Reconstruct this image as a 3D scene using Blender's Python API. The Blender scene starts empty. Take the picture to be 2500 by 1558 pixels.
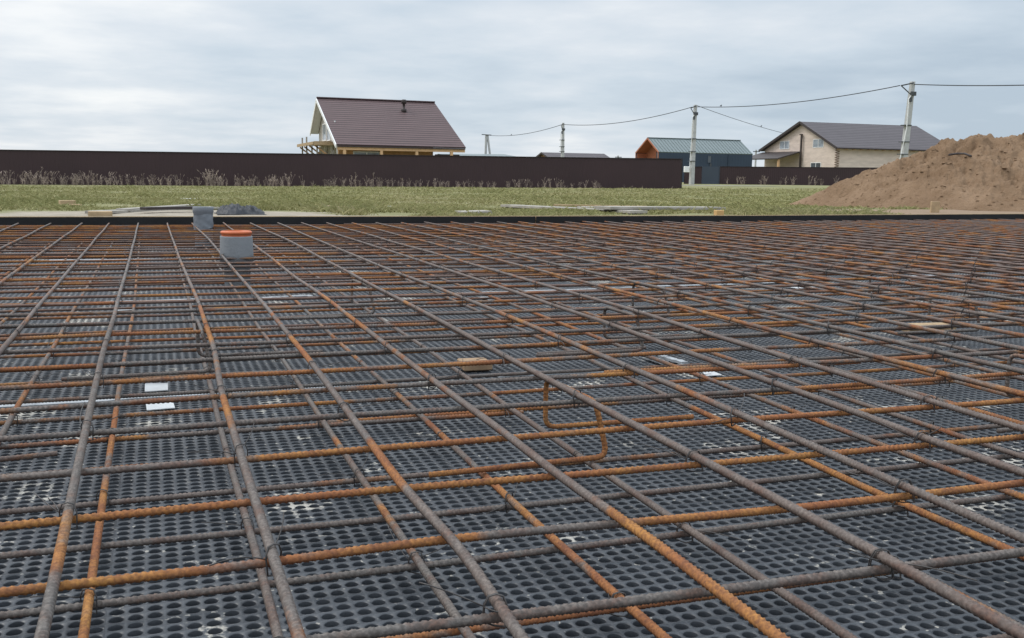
import bpy, bmesh, math, random
import numpy as np
from mathutils import Vector, Matrix, noise as mnoise
rng = np.random.default_rng(7); random.seed(7)
SC = bpy.context.scene
COL = SC.collection

# ---------------------------------------------------------------- camera
FPX, PIT, ROL, YAW = 2467.12, 0.1404786, 0.0145992, 0.3389037   # photo 2500 x 1558
CAMZ = 1.0
_R = Vector((math.cos(YAW), -math.sin(YAW), 0)); _F0 = Vector((math.sin(YAW), math.cos(YAW), 0)); _Z = Vector((0, 0, 1))
_FW = _F0*math.cos(PIT) - _Z*math.sin(PIT); _U = _F0*math.sin(PIT) + _Z*math.cos(PIT)
_RT = _R*math.cos(ROL) + _U*math.sin(ROL); _UP = -_R*math.sin(ROL) + _U*math.cos(ROL)
cam = bpy.data.cameras.new('camera'); camo = bpy.data.objects.new('camera', cam); COL.objects.link(camo)
cam.sensor_width = 36; cam.lens = FPX/2500*36; cam.clip_end = 6000; cam.clip_start = .02
M = Matrix((_RT, _UP, -_FW)).transposed().to_4x4(); M.translation = Vector((0, 0, CAMZ)); camo.matrix_world = M
SC.camera = camo
SC.view_settings.view_transform = 'Standard'; SC.view_settings.look = 'None'; SC.view_settings.gamma = 1; SC.view_settings.exposure = .08
SC.cycles.use_denoising = True
SC.cycles.max_bounces = 6; SC.cycles.diffuse_bounces = 3; SC.cycles.glossy_bounces = 3; SC.cycles.transparent_max_bounces = 6

# ---------------------------------------------------------------- world and sun (overcast)
SUN_EL, SUN_AZ = math.radians(50), math.radians(-55)       # azimuth measured from +Y towards +X
W = bpy.data.worlds.new('World'); SC.world = W; W.use_nodes = True
class NT:
    def __init__(s, nt): s.t = nt; nt.nodes.clear()
    def n(s, typ, **kw):
        x = s.t.nodes.new(typ)
        for k, v in kw.items():
            if k.startswith('i_'):
                key = k[2:]; key = int(key) if key.isdigit() else key.replace('_', ' ')
                s.put(x.inputs[key], v)
            else: setattr(x, k, v)
        return x
    def put(s, sock, v):
        if hasattr(v, 'is_output') or hasattr(v, 'links'): s.t.links.new(v, sock)
        elif isinstance(v, (tuple, list)) and len(v) == 3 and sock.type == 'RGBA': sock.default_value = (*v, 1)
        else: sock.default_value = v
    def math(s, op, a, b=0.0, c=None, clamp=False):
        x = s.n('ShaderNodeMath', operation=op, use_clamp=clamp); s.put(x.inputs[0], a); s.put(x.inputs[1], b)
        if c is not None: s.put(x.inputs[2], c)
        return x.outputs[0]
    def mix(s, f, a, b, blend='MIX'):
        x = s.n('ShaderNodeMix', data_type='RGBA', blend_type=blend); s.put(x.inputs[0], f); s.put(x.inputs[6], a); s.put(x.inputs[7], b)
        return x.outputs[2]
    def rng(s, v, a, b, c=0., d=1., smooth=True):
        x = s.n('ShaderNodeMapRange', interpolation_type='SMOOTHSTEP' if smooth else 'LINEAR'); s.put(x.inputs[0], v)
        for i, q in enumerate((a, b, c, d)): s.put(x.inputs[i+1], q)
        return x.outputs[0]
    def noise(s, vec, scale, detail=3, rough=.5, out=0):
        x = s.n('ShaderNodeTexNoise'); s.put(x.inputs['Vector'], vec); s.put(x.inputs['Scale'], scale); x.inputs['Detail'].default_value = detail; x.inputs['Roughness'].default_value = rough
        return x.outputs[out]
    def vmul(s, v, k):
        x = s.n('ShaderNodeVectorMath', operation='MULTIPLY'); s.put(x.inputs[0], v); x.inputs[1].default_value = k
        return x.outputs[0]
    def vadd(s, v, k):
        x = s.n('ShaderNodeVectorMath', operation='ADD'); s.put(x.inputs[0], v); s.put(x.inputs[1], k)
        return x.outputs[0]
w = NT(W.node_tree)
geo = w.n('ShaderNodeTexCoord').outputs['Generated']
sep = w.n('ShaderNodeSeparateXYZ', i_0=geo)
dx, dy, dz = sep.outputs
el = w.math('MAXIMUM', dz, 0.0)
den = w.math('ADD', el, 0.11)
px_ = w.math('DIVIDE', dx, den); py_ = w.math('DIVIDE', dy, den)
cv = w.n('ShaderNodeCombineXYZ', i_0=px_, i_1=py_, i_2=0.37).outputs[0]
n1 = w.noise(cv, .85, 5, .52); n2 = w.noise(w.vadd(cv, (7., 3., 0)), 2.3, 5, .55)
az = w.math('ADD', w.math('MULTIPLY', dx, .80), w.math('MULTIPLY', dy, -.20))         # brighter away from +X
cl = w.math('ADD', w.math('MULTIPLY', n1, .75), w.math('MULTIPLY', n2, .40))
cl = w.math('SUBTRACT', cl, w.math('MULTIPLY', az, .20))
cl = w.math('ADD', cl, w.rng(dz, .10, .17, -.08, .0))
cl = w.math('ADD', cl, w.math('MULTIPLY', w.rng(dz, .055, .012, 0., .20), w.rng(dx, .12, .42)))
dv = w.n('ShaderNodeVectorMath', operation='DOT_PRODUCT', i_0=geo); dv.inputs[1].default_value = (_FW + _RT*((150-1250)/FPX) + _UP*((779+40)/FPX)).normalized()[:]
cl = w.math('ADD', cl, w.rng(dv.outputs['Value'], .985, 1.0, 0., .16))
cl = w.math('SUBTRACT', cl, w.math('MULTIPLY', w.rng(dz, .135, .05, 0., .22), w.rng(dx, .42, .75)))
fac = w.rng(cl, .24, .82, 0., 1., False)
cr = w.n('ShaderNodeValToRGB'); w.put(cr.inputs[0], fac)
e = cr.color_ramp.elements
e[0].position = 0; e[0].color = (.475, .57, .67, 1); e[1].position = 1; e[1].color = (.93, .95, .965, 1)
m_ = e.new(.4); m_.color = (.615, .70, .785, 1); m_ = e.new(.7); m_.color = (.745, .80, .86, 1)
zen = w.math('ADD', 1.0, w.rng(dz, .22, .8, 0., 1.75))                                 # an overcast sky is ~3x brighter overhead
bgc = w.n('ShaderNodeBackground', i_0=cr.outputs[0], i_1=zen)
sky = w.n('ShaderNodeTexSky', sky_type='NISHITA', sun_disc=False, sun_elevation=SUN_EL, sun_rotation=SUN_AZ)
bgs = w.n('ShaderNodeBackground', i_0=sky.outputs[0], i_1=.08)
mx = w.n('ShaderNodeMixShader', i_0=.90, i_1=bgs.outputs[0], i_2=bgc.outputs[0])
w.n('ShaderNodeOutputWorld', i_0=mx.outputs[0])
sl = bpy.data.lights.new('sun', 'SUN'); sl.energy = 1.25; sl.angle = math.radians(16); sl.color = (1, .955, .89)
so = bpy.data.objects.new('sun', sl); COL.objects.link(so)
sd = Vector((math.sin(SUN_AZ)*math.cos(SUN_EL), math.cos(SUN_AZ)*math.cos(SUN_EL), math.sin(SUN_EL)))
so.rotation_euler = sd.to_track_quat('Z', 'Y').to_euler(); so.location = (0, 0, 30)

# ---------------------------------------------------------------- helpers
def ray(px, py):
    x = (px-1250)/FPX; y = -(py-779)/FPX
    return _FW + _RT*x + _UP*y
def on_z(px, py, z):
    d = ray(px, py); return Vector((0, 0, CAMZ)) + d*((z-CAMZ)/d.z)
def at_y(px, py, Y):
    d = ray(px, py); return Vector((0, 0, CAMZ)) + d*(Y/d.y)
def at_x(px, py, X):
    d = ray(px, py); return Vector((0, 0, CAMZ)) + d*(X/d.x)
def at_r(px, py, r):                                   # at horizontal distance r
    d = ray(px, py); return Vector((0, 0, CAMZ)) + d*(r/math.hypot(d.x, d.y))

def tag(o, label=None, cat=None, group=None, kind=None):
    if label: o['label'] = label
    if cat: o['category'] = cat
    if group: o['group'] = group
    if kind: o['kind'] = kind
    return o
def empty(name, loc, label, cat, group=None):
    o = bpy.data.objects.new(name, None); COL.objects.link(o); o.location = loc; o.empty_display_size = .1
    return tag(o, label, cat, group)
def link_mesh(name, me, mat, parent=None):
    o = bpy.data.objects.new(name, me); COL.objects.link(o)
    for m in (mat if isinstance(mat, (list, tuple)) else [mat]):
        if m and not any(m == q for q in me.materials): me.materials.append(m)
    if parent is not None:
        o.parent = parent; o.matrix_parent_inverse = Matrix.Translation(-Vector(parent.location))
    return o
def np_mesh(name, V, Q, smooth=True, tris=None):
    me = bpy.data.meshes.new(name); V = np.asarray(V, np.float32); Q = np.asarray(Q, np.int32).reshape(-1, 4)
    T = np.zeros((0, 3), np.int32) if tris is None else np.asarray(tris, np.int32).reshape(-1, 3)
    me.vertices.add(len(V)); me.vertices.foreach_set('co', V.ravel())
    li = np.concatenate([Q.ravel(), T.ravel()]); me.loops.add(len(li)); me.loops.foreach_set('vertex_index', li)
    st = np.concatenate([np.arange(len(Q))*4, len(Q)*4 + np.arange(len(T))*3]).astype(np.int32)
    me.polygons.add(len(st)); me.polygons.foreach_set('loop_start', st)
    me.polygons.foreach_set('use_smooth', np.full(len(st), smooth)); me.update(calc_edges=True); me.validate()
    return me
class MB:
    def __init__(s): s.v = []; s.f = []
    def add(s, vs, fs):
        k = len(s.v); s.v += [tuple(p) for p in vs]; s.f += [tuple(i+k for i in f) for f in fs]; return s
    def box(s, x0, x1, y0, y1, z0, z1):
        return s.add([(x, y, z) for z in (z0, z1) for y in (y0, y1) for x in (x0, x1)],
                     [(0, 2, 3, 1), (4, 5, 7, 6), (0, 1, 5, 4), (2, 6, 7, 3), (0, 4, 6, 2), (1, 3, 7, 5)])
    def slab(s, p, t):                                   # quad or polygon p, extruded by t against its normal
        p = [Vector(q) for q in p]; n = (p[1]-p[0]).cross(p[2]-p[0]).normalized(); k = len(p)
        lo = [q - n*t for q in p]
        return s.add(p+lo, [tuple(range(k)), tuple(reversed(range(k, 2*k)))] + [(i, i+k, (i+1) % k+k, (i+1) % k) for i in range(k)])
    def bar(s, a, b, wd, h, up=(0, 0, 1)):
        a, b = Vector(a), Vector(b); d = (b-a).normalized(); u = Vector(up)
        if abs(d.dot(u)) > .95: u = Vector((1, 0, 0))
        sd_ = d.cross(u).normalized(); u = sd_.cross(d).normalized()
        c = [sd_*(i*wd/2)+u*(j*h/2) for i, j in ((-1, -1), (1, -1), (1, 1), (-1, 1))]
        return s.add([a+q for q in c]+[b+q for q in c], [(3, 2, 1, 0), (4, 5, 6, 7)]+[(i, (i+1) % 4, (i+1) % 4+4, i+4) for i in range(4)])
    def tube(s, pts, r, n=6, closed=False):
        pts = [Vector(p) for p in pts]; k = len(pts); rs = r if isinstance(r, (list, tuple)) else [r]*k; vs = []; ref = None
        for i in range(k):
            a = pts[(i-1) % k] if closed or i > 0 else pts[i]; b = pts[(i+1) % k] if closed or i < k-1 else pts[i]
            d = (b-a).normalized()
            if ref is None: ref = Vector((0, 0, 1)) if abs(d.z) < .9 else Vector((1, 0, 0))
            u = (ref - d*ref.dot(d)).normalized(); v = d.cross(u); ref = u
            vs += [pts[i] + (u*math.cos(q) + v*math.sin(q))*rs[i] for q in (2*math.pi*j/n for j in range(n))]
        fs = [(i*n+j, i*n+(j+1) % n, ((i+1) % k)*n+(j+1) % n, ((i+1) % k)*n+j) for i in range(k if closed else k-1) for j in range(n)]
        if not closed: fs += [tuple(reversed(range(n))), tuple(range((k-1)*n, k*n))]
        return s.add(vs, fs)
    def lathe(s, c, prof, n=32):                          # prof: (r, z) from bottom to top (may fold inside)
        c = Vector(c); vs = [c+Vector((r*math.cos(a), r*math.sin(a), z)) for r, z in prof for a in (2*math.pi*j/n for j in range(n))]
        return s.add(vs, [(i*n+j, i*n+(j+1) % n, (i+1)*n+(j+1) % n, (i+1)*n+j) for i in range(len(prof)-1) for j in range(n)])
    def build(s, name, mat, parent=None, smooth=False, bevel=0):
        me = bpy.data.meshes.new(name); me.from_pydata(s.v, [], s.f)
        if smooth: me.polygons.foreach_set('use_smooth', [True]*len(me.polygons))
        if bevel:
            bm = bmesh.new(); bm.from_mesh(me); bmesh.ops.bevel(bm, geom=bm.edges[:], offset=bevel, segments=1, affect='EDGES'); bm.to_mesh(me); bm.free()
        me.update(); return link_mesh(name, me, mat, parent)
def fbm(x, y, z=0., o=4):
    return mnoise.fractal(Vector((x, y, z)), 1., 2., o)
def copy_tree(o, loc=None, rz=None, scale=None):
    c = o.copy(); COL.objects.link(c)
    for ch in o.children:
        d = ch.copy(); COL.objects.link(d); d.parent = c
        for g in ch.children:
            e_ = g.copy(); COL.objects.link(e_); e_.parent = d
    if loc is not None: c.location = loc
    if rz is not None: c.rotation_euler = (0, 0, rz)
    if scale is not None: c.scale = (scale,)*3
    return c

# ---------------------------------------------------------------- materials
def mat(name, col, rough=.8, var=.18, vscale=4., bump=0., bscale=60., spec=.3, coords='pos', stretch=(1, 1, 1), metal=0., col2=None):
    m = bpy.data.materials.new(name); m.use_nodes = True; t = NT(m.node_tree)
    vec = t.n('ShaderNodeNewGeometry').outputs['Position'] if coords == 'pos' else t.n('ShaderNodeTexCoord').outputs['Object']
    vec = t.vmul(vec, stretch)
    nz = t.noise(vec, vscale, 5, .6)
    k = t.rng(nz, .25, .75, 0, 1)
    c = t.mix(k, tuple(q*(1-var) for q in col), col2 or tuple(q*(1+var) for q in col))
    b = t.n('ShaderNodeBsdfPrincipled', i_Base_Color=c, i_Roughness=rough, i_Metallic=metal)
    b.inputs['Specular IOR Level'].default_value = spec
    if bump:
        bp = t.n('ShaderNodeBump', i_Strength=bump, i_Distance=.01); t.put(bp.inputs['Height'], t.noise(vec, bscale, 4, .6)); t.put(b.inputs['Normal'], bp.outputs[0])
    t.n('ShaderNodeOutputMaterial', i_0=b.outputs[0]); m['nt'] = 1
    return m
def lined(name, col, dark, period, width, axis=2, rough=.7, var=.12, vscale=2., spec=.3, jitter=0.):
    """boards, logs, tiles or seams: thin darker joints every `period` metres along one axis"""
    m = bpy.data.materials.new(name); m.use_nodes = True; t = NT(m.node_tree)
    pos = t.n('ShaderNodeNewGeometry').outputs['Position']; s = t.n('ShaderNodeSeparateXYZ', i_0=pos).outputs[axis]
    fr = t.math('FRACT', t.math('DIVIDE', s, period)); fl = t.math('FLOOR', t.math('DIVIDE', s, period))
    wn = t.n('ShaderNodeTexWhiteNoise', noise_dimensions='1D'); t.put(wn.inputs['W'], fl)
    nz = t.noise(t.vmul(pos, (.6, .6, 2.)), vscale, 4, .6)
    k = t.math('ADD', t.math('MULTIPLY', t.rng(nz, .3, .7), .7), t.math('MULTIPLY', wn.outputs[0], .3))
    c = t.mix(k, tuple(q*(1-var) for q in col), tuple(q*(1+var) for q in col))
    c = t.mix(t.math('LESS_THAN', fr, width), c, dark)
    b = t.n('ShaderNodeBsdfPrincipled', i_Base_Color=c, i_Roughness=rough); b.inputs['Specular IOR Level'].default_value = spec
    bp = t.n('ShaderNodeBump', i_Strength=.5, i_Distance=.02); t.put(bp.inputs['Height'], t.math('PINGPONG', fr, .5)); t.put(b.inputs['Normal'], bp.outputs[0])
    t.n('ShaderNodeOutputMaterial', i_0=b.outputs[0]); return m

def rebar_material():
    m = bpy.data.materials.new('rusty_rebar_steel'); m.use_nodes = True; t = NT(m.node_tree)
    pos = t.n('ShaderNodeNewGeometry').outputs['Position']; oi = t.n('ShaderNodeObjectInfo')
    sp = t.n('ShaderNodeSeparateColor', i_0=oi.outputs['Color'])
    off = t.n('ShaderNodeCombineXYZ', i_0=t.math('MULTIPLY', sp.outputs[1], 91.), i_1=t.math('MULTIPLY', oi.outputs['Random'], 57.), i_2=0.)
    p2 = t.vadd(pos, off.outputs[0])
    big = t.noise(p2, 3.6, 4, .65); mid = t.noise(t.vmul(p2, (1, 1, 2.5)), 22., 4, .65); fine = t.noise(p2, 240., 3, .6); tone = t.noise(p2, 5., 3, .6)
    r = t.math('ADD', t.math('MULTIPLY', big, 1.15), t.math('MULTIPLY', mid, .42))
    r = t.math('ADD', r, t.math('SUBTRACT', sp.outputs[0], .5))
    r = t.math('ADD', r, t.n('ShaderNodeAttribute', attribute_name='rust').outputs['Fac'])
    rust = t.rng(r, .785, .975, 0, 1)
    steel = t.mix(t.rng(tone, .3, .7), (.142, .130, .119), (.178, .146, .126))
    steel = t.mix(t.rng(mid, .42, .72), steel, (.140, .078, .056))
    steel = t.mix(t.rng(fine, .35, .75), t.mix(.7, steel, (.04, .034, .031)), steel)
    steel = t.mix(t.math('MULTIPLY', sp.outputs[2], .85), steel, t.mix(t.rng(mid, .35, .7), (.150, .088, .066), (.095, .052, .040)))
    ora = t.mix(t.rng(tone, .35, .7), (.28, .108, .042), (.37, .175, .048))
    ora = t.mix(t.rng(mid, .45, .75), ora, (.17, .066, .034))
    ora = t.mix(t.rng(fine, .3, .7), t.mix(.65, ora, (.085, .035, .022)), ora)
    c = t.mix(rust, steel, ora)
    b = t.n('ShaderNodeBsdfPrincipled', i_Base_Color=c, i_Roughness=t.rng(rust, 0, 1, .60, .88)); b.inputs['Specular IOR Level'].default_value = .30
    bp = t.n('ShaderNodeBump', i_Strength=.35, i_Distance=.001); t.put(bp.inputs['Height'], fine); t.put(b.inputs['Normal'], bp.outputs[0])
    t.n('ShaderNodeOutputMaterial', i_0=b.outputs[0]); return m
M_BAR = rebar_material()
def mat_plastic():
    m = bpy.data.materials.new('black_drainage_plastic'); m.use_nodes = True; t = NT(m.node_tree)
    g = t.n('ShaderNodeNewGeometry'); pos = g.outputs['Position']
    cl = t.noise(t.vadd(pos, (11.3, 4.1, 0.)), 4.2, 3, .6); fi = t.noise(t.vadd(pos, (3., 9., 0.)), 55., 4, .7)
    d = t.rng(t.math('ADD', t.math('MULTIPLY', cl, 1.0), t.math('MULTIPLY', fi, .55)), 0.885, .965, 0, 1)
    d = t.math('MAXIMUM', d, t.rng(t.noise(t.vadd(pos, (5., 2., 0.)), 75., 2, .5), .70, .73, 0, .8))
    up = t.rng(t.n('ShaderNodeSeparateXYZ', i_0=g.outputs['Normal']).outputs[2], .5, .9)
    d = t.math('MULTIPLY', d, up)
    dust = t.rng(t.noise(pos, 1.3, 4, .6), .3, .75)
    c = t.mix(dust, (.021, .025, .031), (.043, .048, .056)); c = t.mix(d, c, (.38, .355, .31))
    b = t.n('ShaderNodeBsdfPrincipled', i_Base_Color=c, i_Roughness=t.math('ADD', .42, t.math('MULTIPLY', d, .4))); b.inputs['Specular IOR Level'].default_value = .5
    bp = t.n('ShaderNodeBump', i_Strength=.25, i_Distance=.002); t.put(bp.inputs['Height'], t.noise(pos, 90., 3, .6)); t.put(b.inputs['Normal'], bp.outputs[0])
    t.n('ShaderNodeOutputMaterial', i_0=b.outputs[0]); return m
M_MAT = mat_plastic()
def soil_mat(name, lo, hi, litter, bump):
    m = bpy.data.materials.new(name); m.use_nodes = True; t = NT(m.node_tree)
    pos = t.n('ShaderNodeNewGeometry').outputs['Position']
    a = t.noise(pos, 1.1, 5, .65); b_ = t.noise(pos, 14., 5, .7)
    c = t.mix(t.rng(a, .3, .7), lo, hi); c = t.mix(t.rng(b_, .52, .75), c, litter)
    b = t.n('ShaderNodeBsdfPrincipled', i_Base_Color=c, i_Roughness=.95); b.inputs['Specular IOR Level'].default_value = .1
    bp = t.n('ShaderNodeBump', i_Strength=bump, i_Distance=.06); t.put(bp.inputs['Height'], t.noise(pos, 9., 6, .75)); t.put(b.inputs['Normal'], bp.outputs[0])
    t.n('ShaderNodeOutputMaterial', i_0=b.outputs[0]); return m
M_MEMB = soil_mat('near_black_membrane', (.007, .008, .010), (.013, .014, .017), (.22, .21, .19), .2)  # membrane base kept near black so the panel holes read dark
M_DIRT = soil_mat('brown_heap_soil', (.178, .112, .066), (.268, .178, .112), (.135, .086, .052), 1.0)

def ground_mat():
    m = bpy.data.materials.new('meadow_and_sand'); m.use_nodes = True; t = NT(m.node_tree)
    pos = t.n('ShaderNodeNewGeometry').outputs['Position']; at = t.n('ShaderNodeAttribute', attribute_name='soil')
    a = t.noise(t.vmul(pos, (1, .55, 1)), .35, 5, .65); b_ = t.noise(pos, 6., 5, .7)
    g = t.mix(t.rng(a, .35, .68), (.165, .165, .075), (.235, .215, .118)); g = t.mix(t.rng(b_, .5, .8), g, (.13, .115, .065))
    s = t.mix(t.rng(b_, .3, .7), (.24, .205, .16), (.33, .29, .235)); s = t.mix(t.rng(t.n('ShaderNodeSeparateXYZ', i_0=pos).outputs[0], 3.5, 6.), s, t.mix(b_, (.19, .135, .092), (.27, .195, .135)))
    k = t.rng(t.math('ADD', at.outputs['Fac'], t.math('MULTIPLY', t.math('SUBTRACT', t.noise(pos, 1.6, 5, .7), .5), .9)), .4, .6)
    c = t.mix(k, g, s)
    b = t.n('ShaderNodeBsdfPrincipled', i_Base_Color=c, i_Roughness=.95); b.inputs['Specular IOR Level'].default_value = .1
    bp = t.n('ShaderNodeBump', i_Strength=.6, i_Distance=.05); t.put(bp.inputs['Height'], b_); t.put(b.inputs['Normal'], bp.outputs[0])
    t.n('ShaderNodeOutputMaterial', i_0=b.outputs[0]); return m
def grass_mat():
    m = bpy.data.materials.new('meadow_grass_blades'); m.use_nodes = True; t = NT(m.node_tree)
    pos = t.n('ShaderNodeNewGeometry').outputs['Position']; rnd = t.n('ShaderNodeNewGeometry').outputs['Random Per Island']
    a = t.noise(t.vmul(pos, (1, .55, 1)), .30, 4, .65); b_ = t.noise(pos, 1.7, 4, .6)
    k = t.math('ADD', t.math('MULTIPLY', a, .8), t.math('MULTIPLY', b_, .35)); k = t.math('ADD', k, t.math('MULTIPLY', t.math('SUBTRACT', rnd, .5), .28))
    cr_ = t.n('ShaderNodeValToRGB', i_0=k); e_ = cr_.color_ramp.elements
    e_[0].position = .36; e_[0].color = (.190, .192, .078, 1); e_[1].position = .84; e_[1].color = (.36, .31, .185, 1)
    q = e_.new(.55); q.color = (.255, .245, .105, 1); q = e_.new(.68); q.color = (.305, .278, .135, 1)
    b = t.n('ShaderNodeBsdfPrincipled', i_Base_Color=cr_.outputs[0], i_Roughness=.8); b.inputs['Specular IOR Level'].default_value = .15
    t.n('ShaderNodeOutputMaterial', i_0=b.outputs[0]); return m
M_GROUND, M_GRASS = ground_mat(), grass_mat()
M_FILM = mat('black_formwork_film', (.0105, .0105, .011), .55, .3, 3., .3, 12., .3)
M_WOOD = mat('pale_sawn_timber', (.38, .275, .165), .8, .22, 9., .2, 80., .2)
M_OLDWOOD = mat('weathered_grey_board', (.31, .285, .25), .85, .25, 5., .2, 80., .2)
M_TAPE = mat('white_plastic_strip', (.33, .345, .36), .45, .15, 14., 0, 1, .4)
M_PAPER = mat('white_paper_label', (.46, .47, .475), .6, .06, 20.)
M_WIRE = mat('dark_annealed_wire', (.045, .04, .038), .55, .4, 60., spec=.4)
M_FENCE = mat('dark_brown_sheet_fence', (.0370, .0195, .0220), .5, .10, .35, spec=.35)
M_FENCE_TRIM = mat('dark_brown_fence_trim', (.022, .014, .015), .5)
M_CONC = mat('pale_grey_concrete', (.40, .40, .39), .85, .12, 3., .1, 30.)
M_STEELD = mat('dark_steel_fitting', (.06, .065, .07), .5, .2, 5.)
M_CABLE = mat('black_overhead_cable', (.02, .02, .022), .6)
M_PIPEGREY = mat('grey_sewer_pipe_plastic', (.155, .165, .18), .45, .10, 9., .05, 40., .45)
M_FOAM = mat('grey_foam_insulation', (.205, .215, .225), .8, .10, 12., .25, 90., .25)
M_ORANGE = mat('orange_pipe_socket', (.50, .12, .04), .5, .10, 20., spec=.45)
M_TARP = mat('black_crumpled_tarpaulin', (.010, .012, .017), .5, .4, 8., .2, 20., .3)
M_WEED = mat('dry_weed_stalks', (.33, .262, .215), .9, .45, 2.)
M_GLASS = mat('window_glass_dark', (.05, .06, .07), .12, .2, 1.5, spec=.8)
M_GLASSL = mat('window_glass_sky', (.22, .25, .28), .15, .3, 1.2, spec=.8)
M_WHITE = mat('white_painted_trim', (.72, .72, .71), .6, .06)
M_PLASTER = mat('pale_grey_beige_board', (.40, .37, .33), .8, .12, 1.5)
M_OSB = mat('orange_osb_board', (.42, .235, .11), .8, .20, 2.5)
M_BEAM = mat('fresh_pine_beam', (.55, .35, .19), .75, .12, 3.)
M_ROOFB = lined('mauve_brown_metal_tile', (.098, .062, .062), (.028, .018, .018), .19, .30, 2, .65, .10, 1., .2)
M_ROOFD = lined('dark_brown_metal_tile', (.090, .078, .083), (.040, .035, .036), .30, .25, 2, .65, .10, 1., .2)
M_ROOFG = mat('grey_green_seam_roof', (.135, .165, .165), .5, .06, .5, spec=.4)
M_SLATE = lined('dark_slate_blue_cladding', (.032, .047, .070), (.024, .034, .052), .5, .05, 0, .6, .08, .6, .3)
M_BLUEGATE = mat('slate_blue_gate_sheet', (.048, .060, .080), .55, .06, .6)
M_ORWOOD = lined('orange_stained_boards', (.36, .135, .075), (.25, .09, .05), .15, .12, 2, .7, .15)
M_LOG = lined('pale_pink_log_wall', (.60, .50, .43), (.43, .35, .29), .19, .14, 2, .8, .14, 1.2, .2)
M_DKTRIM = mat('dark_brown_trim', (.045, .035, .033), .6)
M_DOOR = mat('reddish_brown_door', (.10, .045, .035), .6)
M_BIRD = mat('dark_bird_plumage', (.03, .03, .032), .8)
M_BRICK = mat('reddish_clay_offcut', (.30, .15, .09), .85, .15, 20.)

# ---------------------------------------------------------------- the setting: ground
FWX = np.array([-60, -9, -1, 2.7, 5.4, 9, 16, 60.]); FWY = np.array([7.85, 7.9, 8.0, 8.1, 8.24, 8.62, 9.35, 10.5])
def fw_y(x): return float(np.interp(x, FWX, FWY))
def fw_top(x): return float(np.interp(x, [-4, 2, 10], [.663, .666, .678]))
def far_z(x): return min(max(1-.93+.0054*(x+8.6), .05), .45)
def ground_z(x, y):
    t = y - fw_y(x)
    if t < -.001: return .432
    s = min(max((t-.3)/50., 0), 1)
    z = .632*(1-s) + far_z(x)*s
    if y < 60: z += .022*fbm(x*.55, y*.55)*min(1, t/1.5+.25) + .03*fbm(x*.12, y*.12, 3.)*min(1, t/5)
    return z
xs = np.concatenate([[-3000, -1200, -500, -200, -100, -60], np.arange(-40, -9, 1.5), np.arange(-9, 16, .25), np.arange(16, 60, 1.5), [70, 100, 160, 260, 600, 1300, 3000]])
ts = np.concatenate([[-11, -4, -.0005, 0], np.arange(.15, 6, .18), np.arange(6, 20, .5), np.arange(20, 60, 2), [70, 90, 130, 200, 400, 900, 2000, 4500]])
V = []; S = []
for t in ts:
    for x in xs:
        y = fw_y(x)+t
        V.append((x, y, ground_z(x, y) if t >= 0 else .432))
        a = 0.
        a += max(0, 1-abs(x+.1)/3.9)*max(0, 1.25-t/3.4)*1.15 if x < 4 else 0
        a += .55*max(0, 1-t/.5)
        a += max(0, min(1, (x-6.9)/1.5))*max(0, 1-t/6.)*1.15
        S.append(min(a, 1.2) if t >= 0 else 1)
nx, ny = len(xs), len(ts)
Q = [(j*nx+i, j*nx+i+1, (j+1)*nx+i+1, (j+1)*nx+i) for j in range(ny-1) for i in range(nx-1)]
me = np_mesh('ground', V, Q)
at_ = me.attributes.new('soil', 'FLOAT', 'POINT'); at_.data.foreach_set('value', np.array(S, np.float32))
tag(link_mesh('ground', me, M_GROUND), kind='structure')
def soil_at(x, y):
    t = y-fw_y(x)
    a = (max(0, 1-abs(x+.1)/3.9)*max(0, 1.25-t/3.4)*1.15 if x < 4 else 0) + .55*max(0, 1-t/.5) + max(0, min(1, (x-6.9)/1.5))*max(0, 1-t/6.)*1.15
    return a
mb = MB()
bx = np.arange(-9.2, 16.1, .8)
mb.add([(x, y, .449) for x in bx for y in (-1.5, fw_y(x)-.045)], [(2*i, 2*i+2, 2*i+3, 2*i+1) for i in range(len(bx)-1)])
tag(mb.build('membrane_ground', M_MEMB), kind='structure')

# ---------------------------------------------------------------- drainage panels
PX, PY, HR = .0223, .0223, .0085
NC, NR = 40, 80
def panel_mesh():
    n = 24
    ang = np.arange(n)*2*np.pi/n
    # square cell outline sampled at n angles, its corners among them
    R = PX/2
    k = np.round((ang)/(np.pi/2)); dlt = ang-k*np.pi/2
    ro = R/np.cos(dlt)
    outer = np.stack([ro*np.cos(ang), ro*np.sin(ang), np.zeros(n)], 1)
    lip = np.stack([HR*1.06*np.cos(ang), HR*1.06*np.sin(ang), np.full(n, -.0002)], 1)
    inn = np.stack([HR*np.cos(ang), HR*np.sin(ang), np.full(n, -.0013)], 1)
    bot = np.stack([HR*.93*np.cos(ang), HR*.93*np.sin(ang), np.full(n, -.0115)], 1)
    hump = np.clip((np.abs(np.sin(ang))-.55)/.45, 0, 1)**1.5
    outer[:, 2] += .0009*hump; lip[:, 2] += .0006*hump; inn[:, 2] += .0005*hump
    cell = np.concatenate([outer, lip, inn, bot]); i = np.arange(n); j = (i+1) % n
    q = np.concatenate([np.stack([a*n+i, a*n+j, (a+1)*n+j, (a+1)*n+i], 1) for a in range(3)])
    cx, cy = np.meshgrid(np.arange(NC), np.arange(NR)); cx = cx.ravel()*PX; cy = cy.ravel()*PY
    Vv = (cell[None]+np.stack([cx, cy, cx*0], 1)[:, None]).reshape(-1, 3)
    Qq = (q[None]+(np.arange(len(cx))*len(cell))[:, None, None]).reshape(-1, 4)
    return np_mesh('drainage_panel', Vv, Qq, smooth=True)
pm = panel_mesh()
pw, pl = NC*PX, NR*PY
first = True
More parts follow.
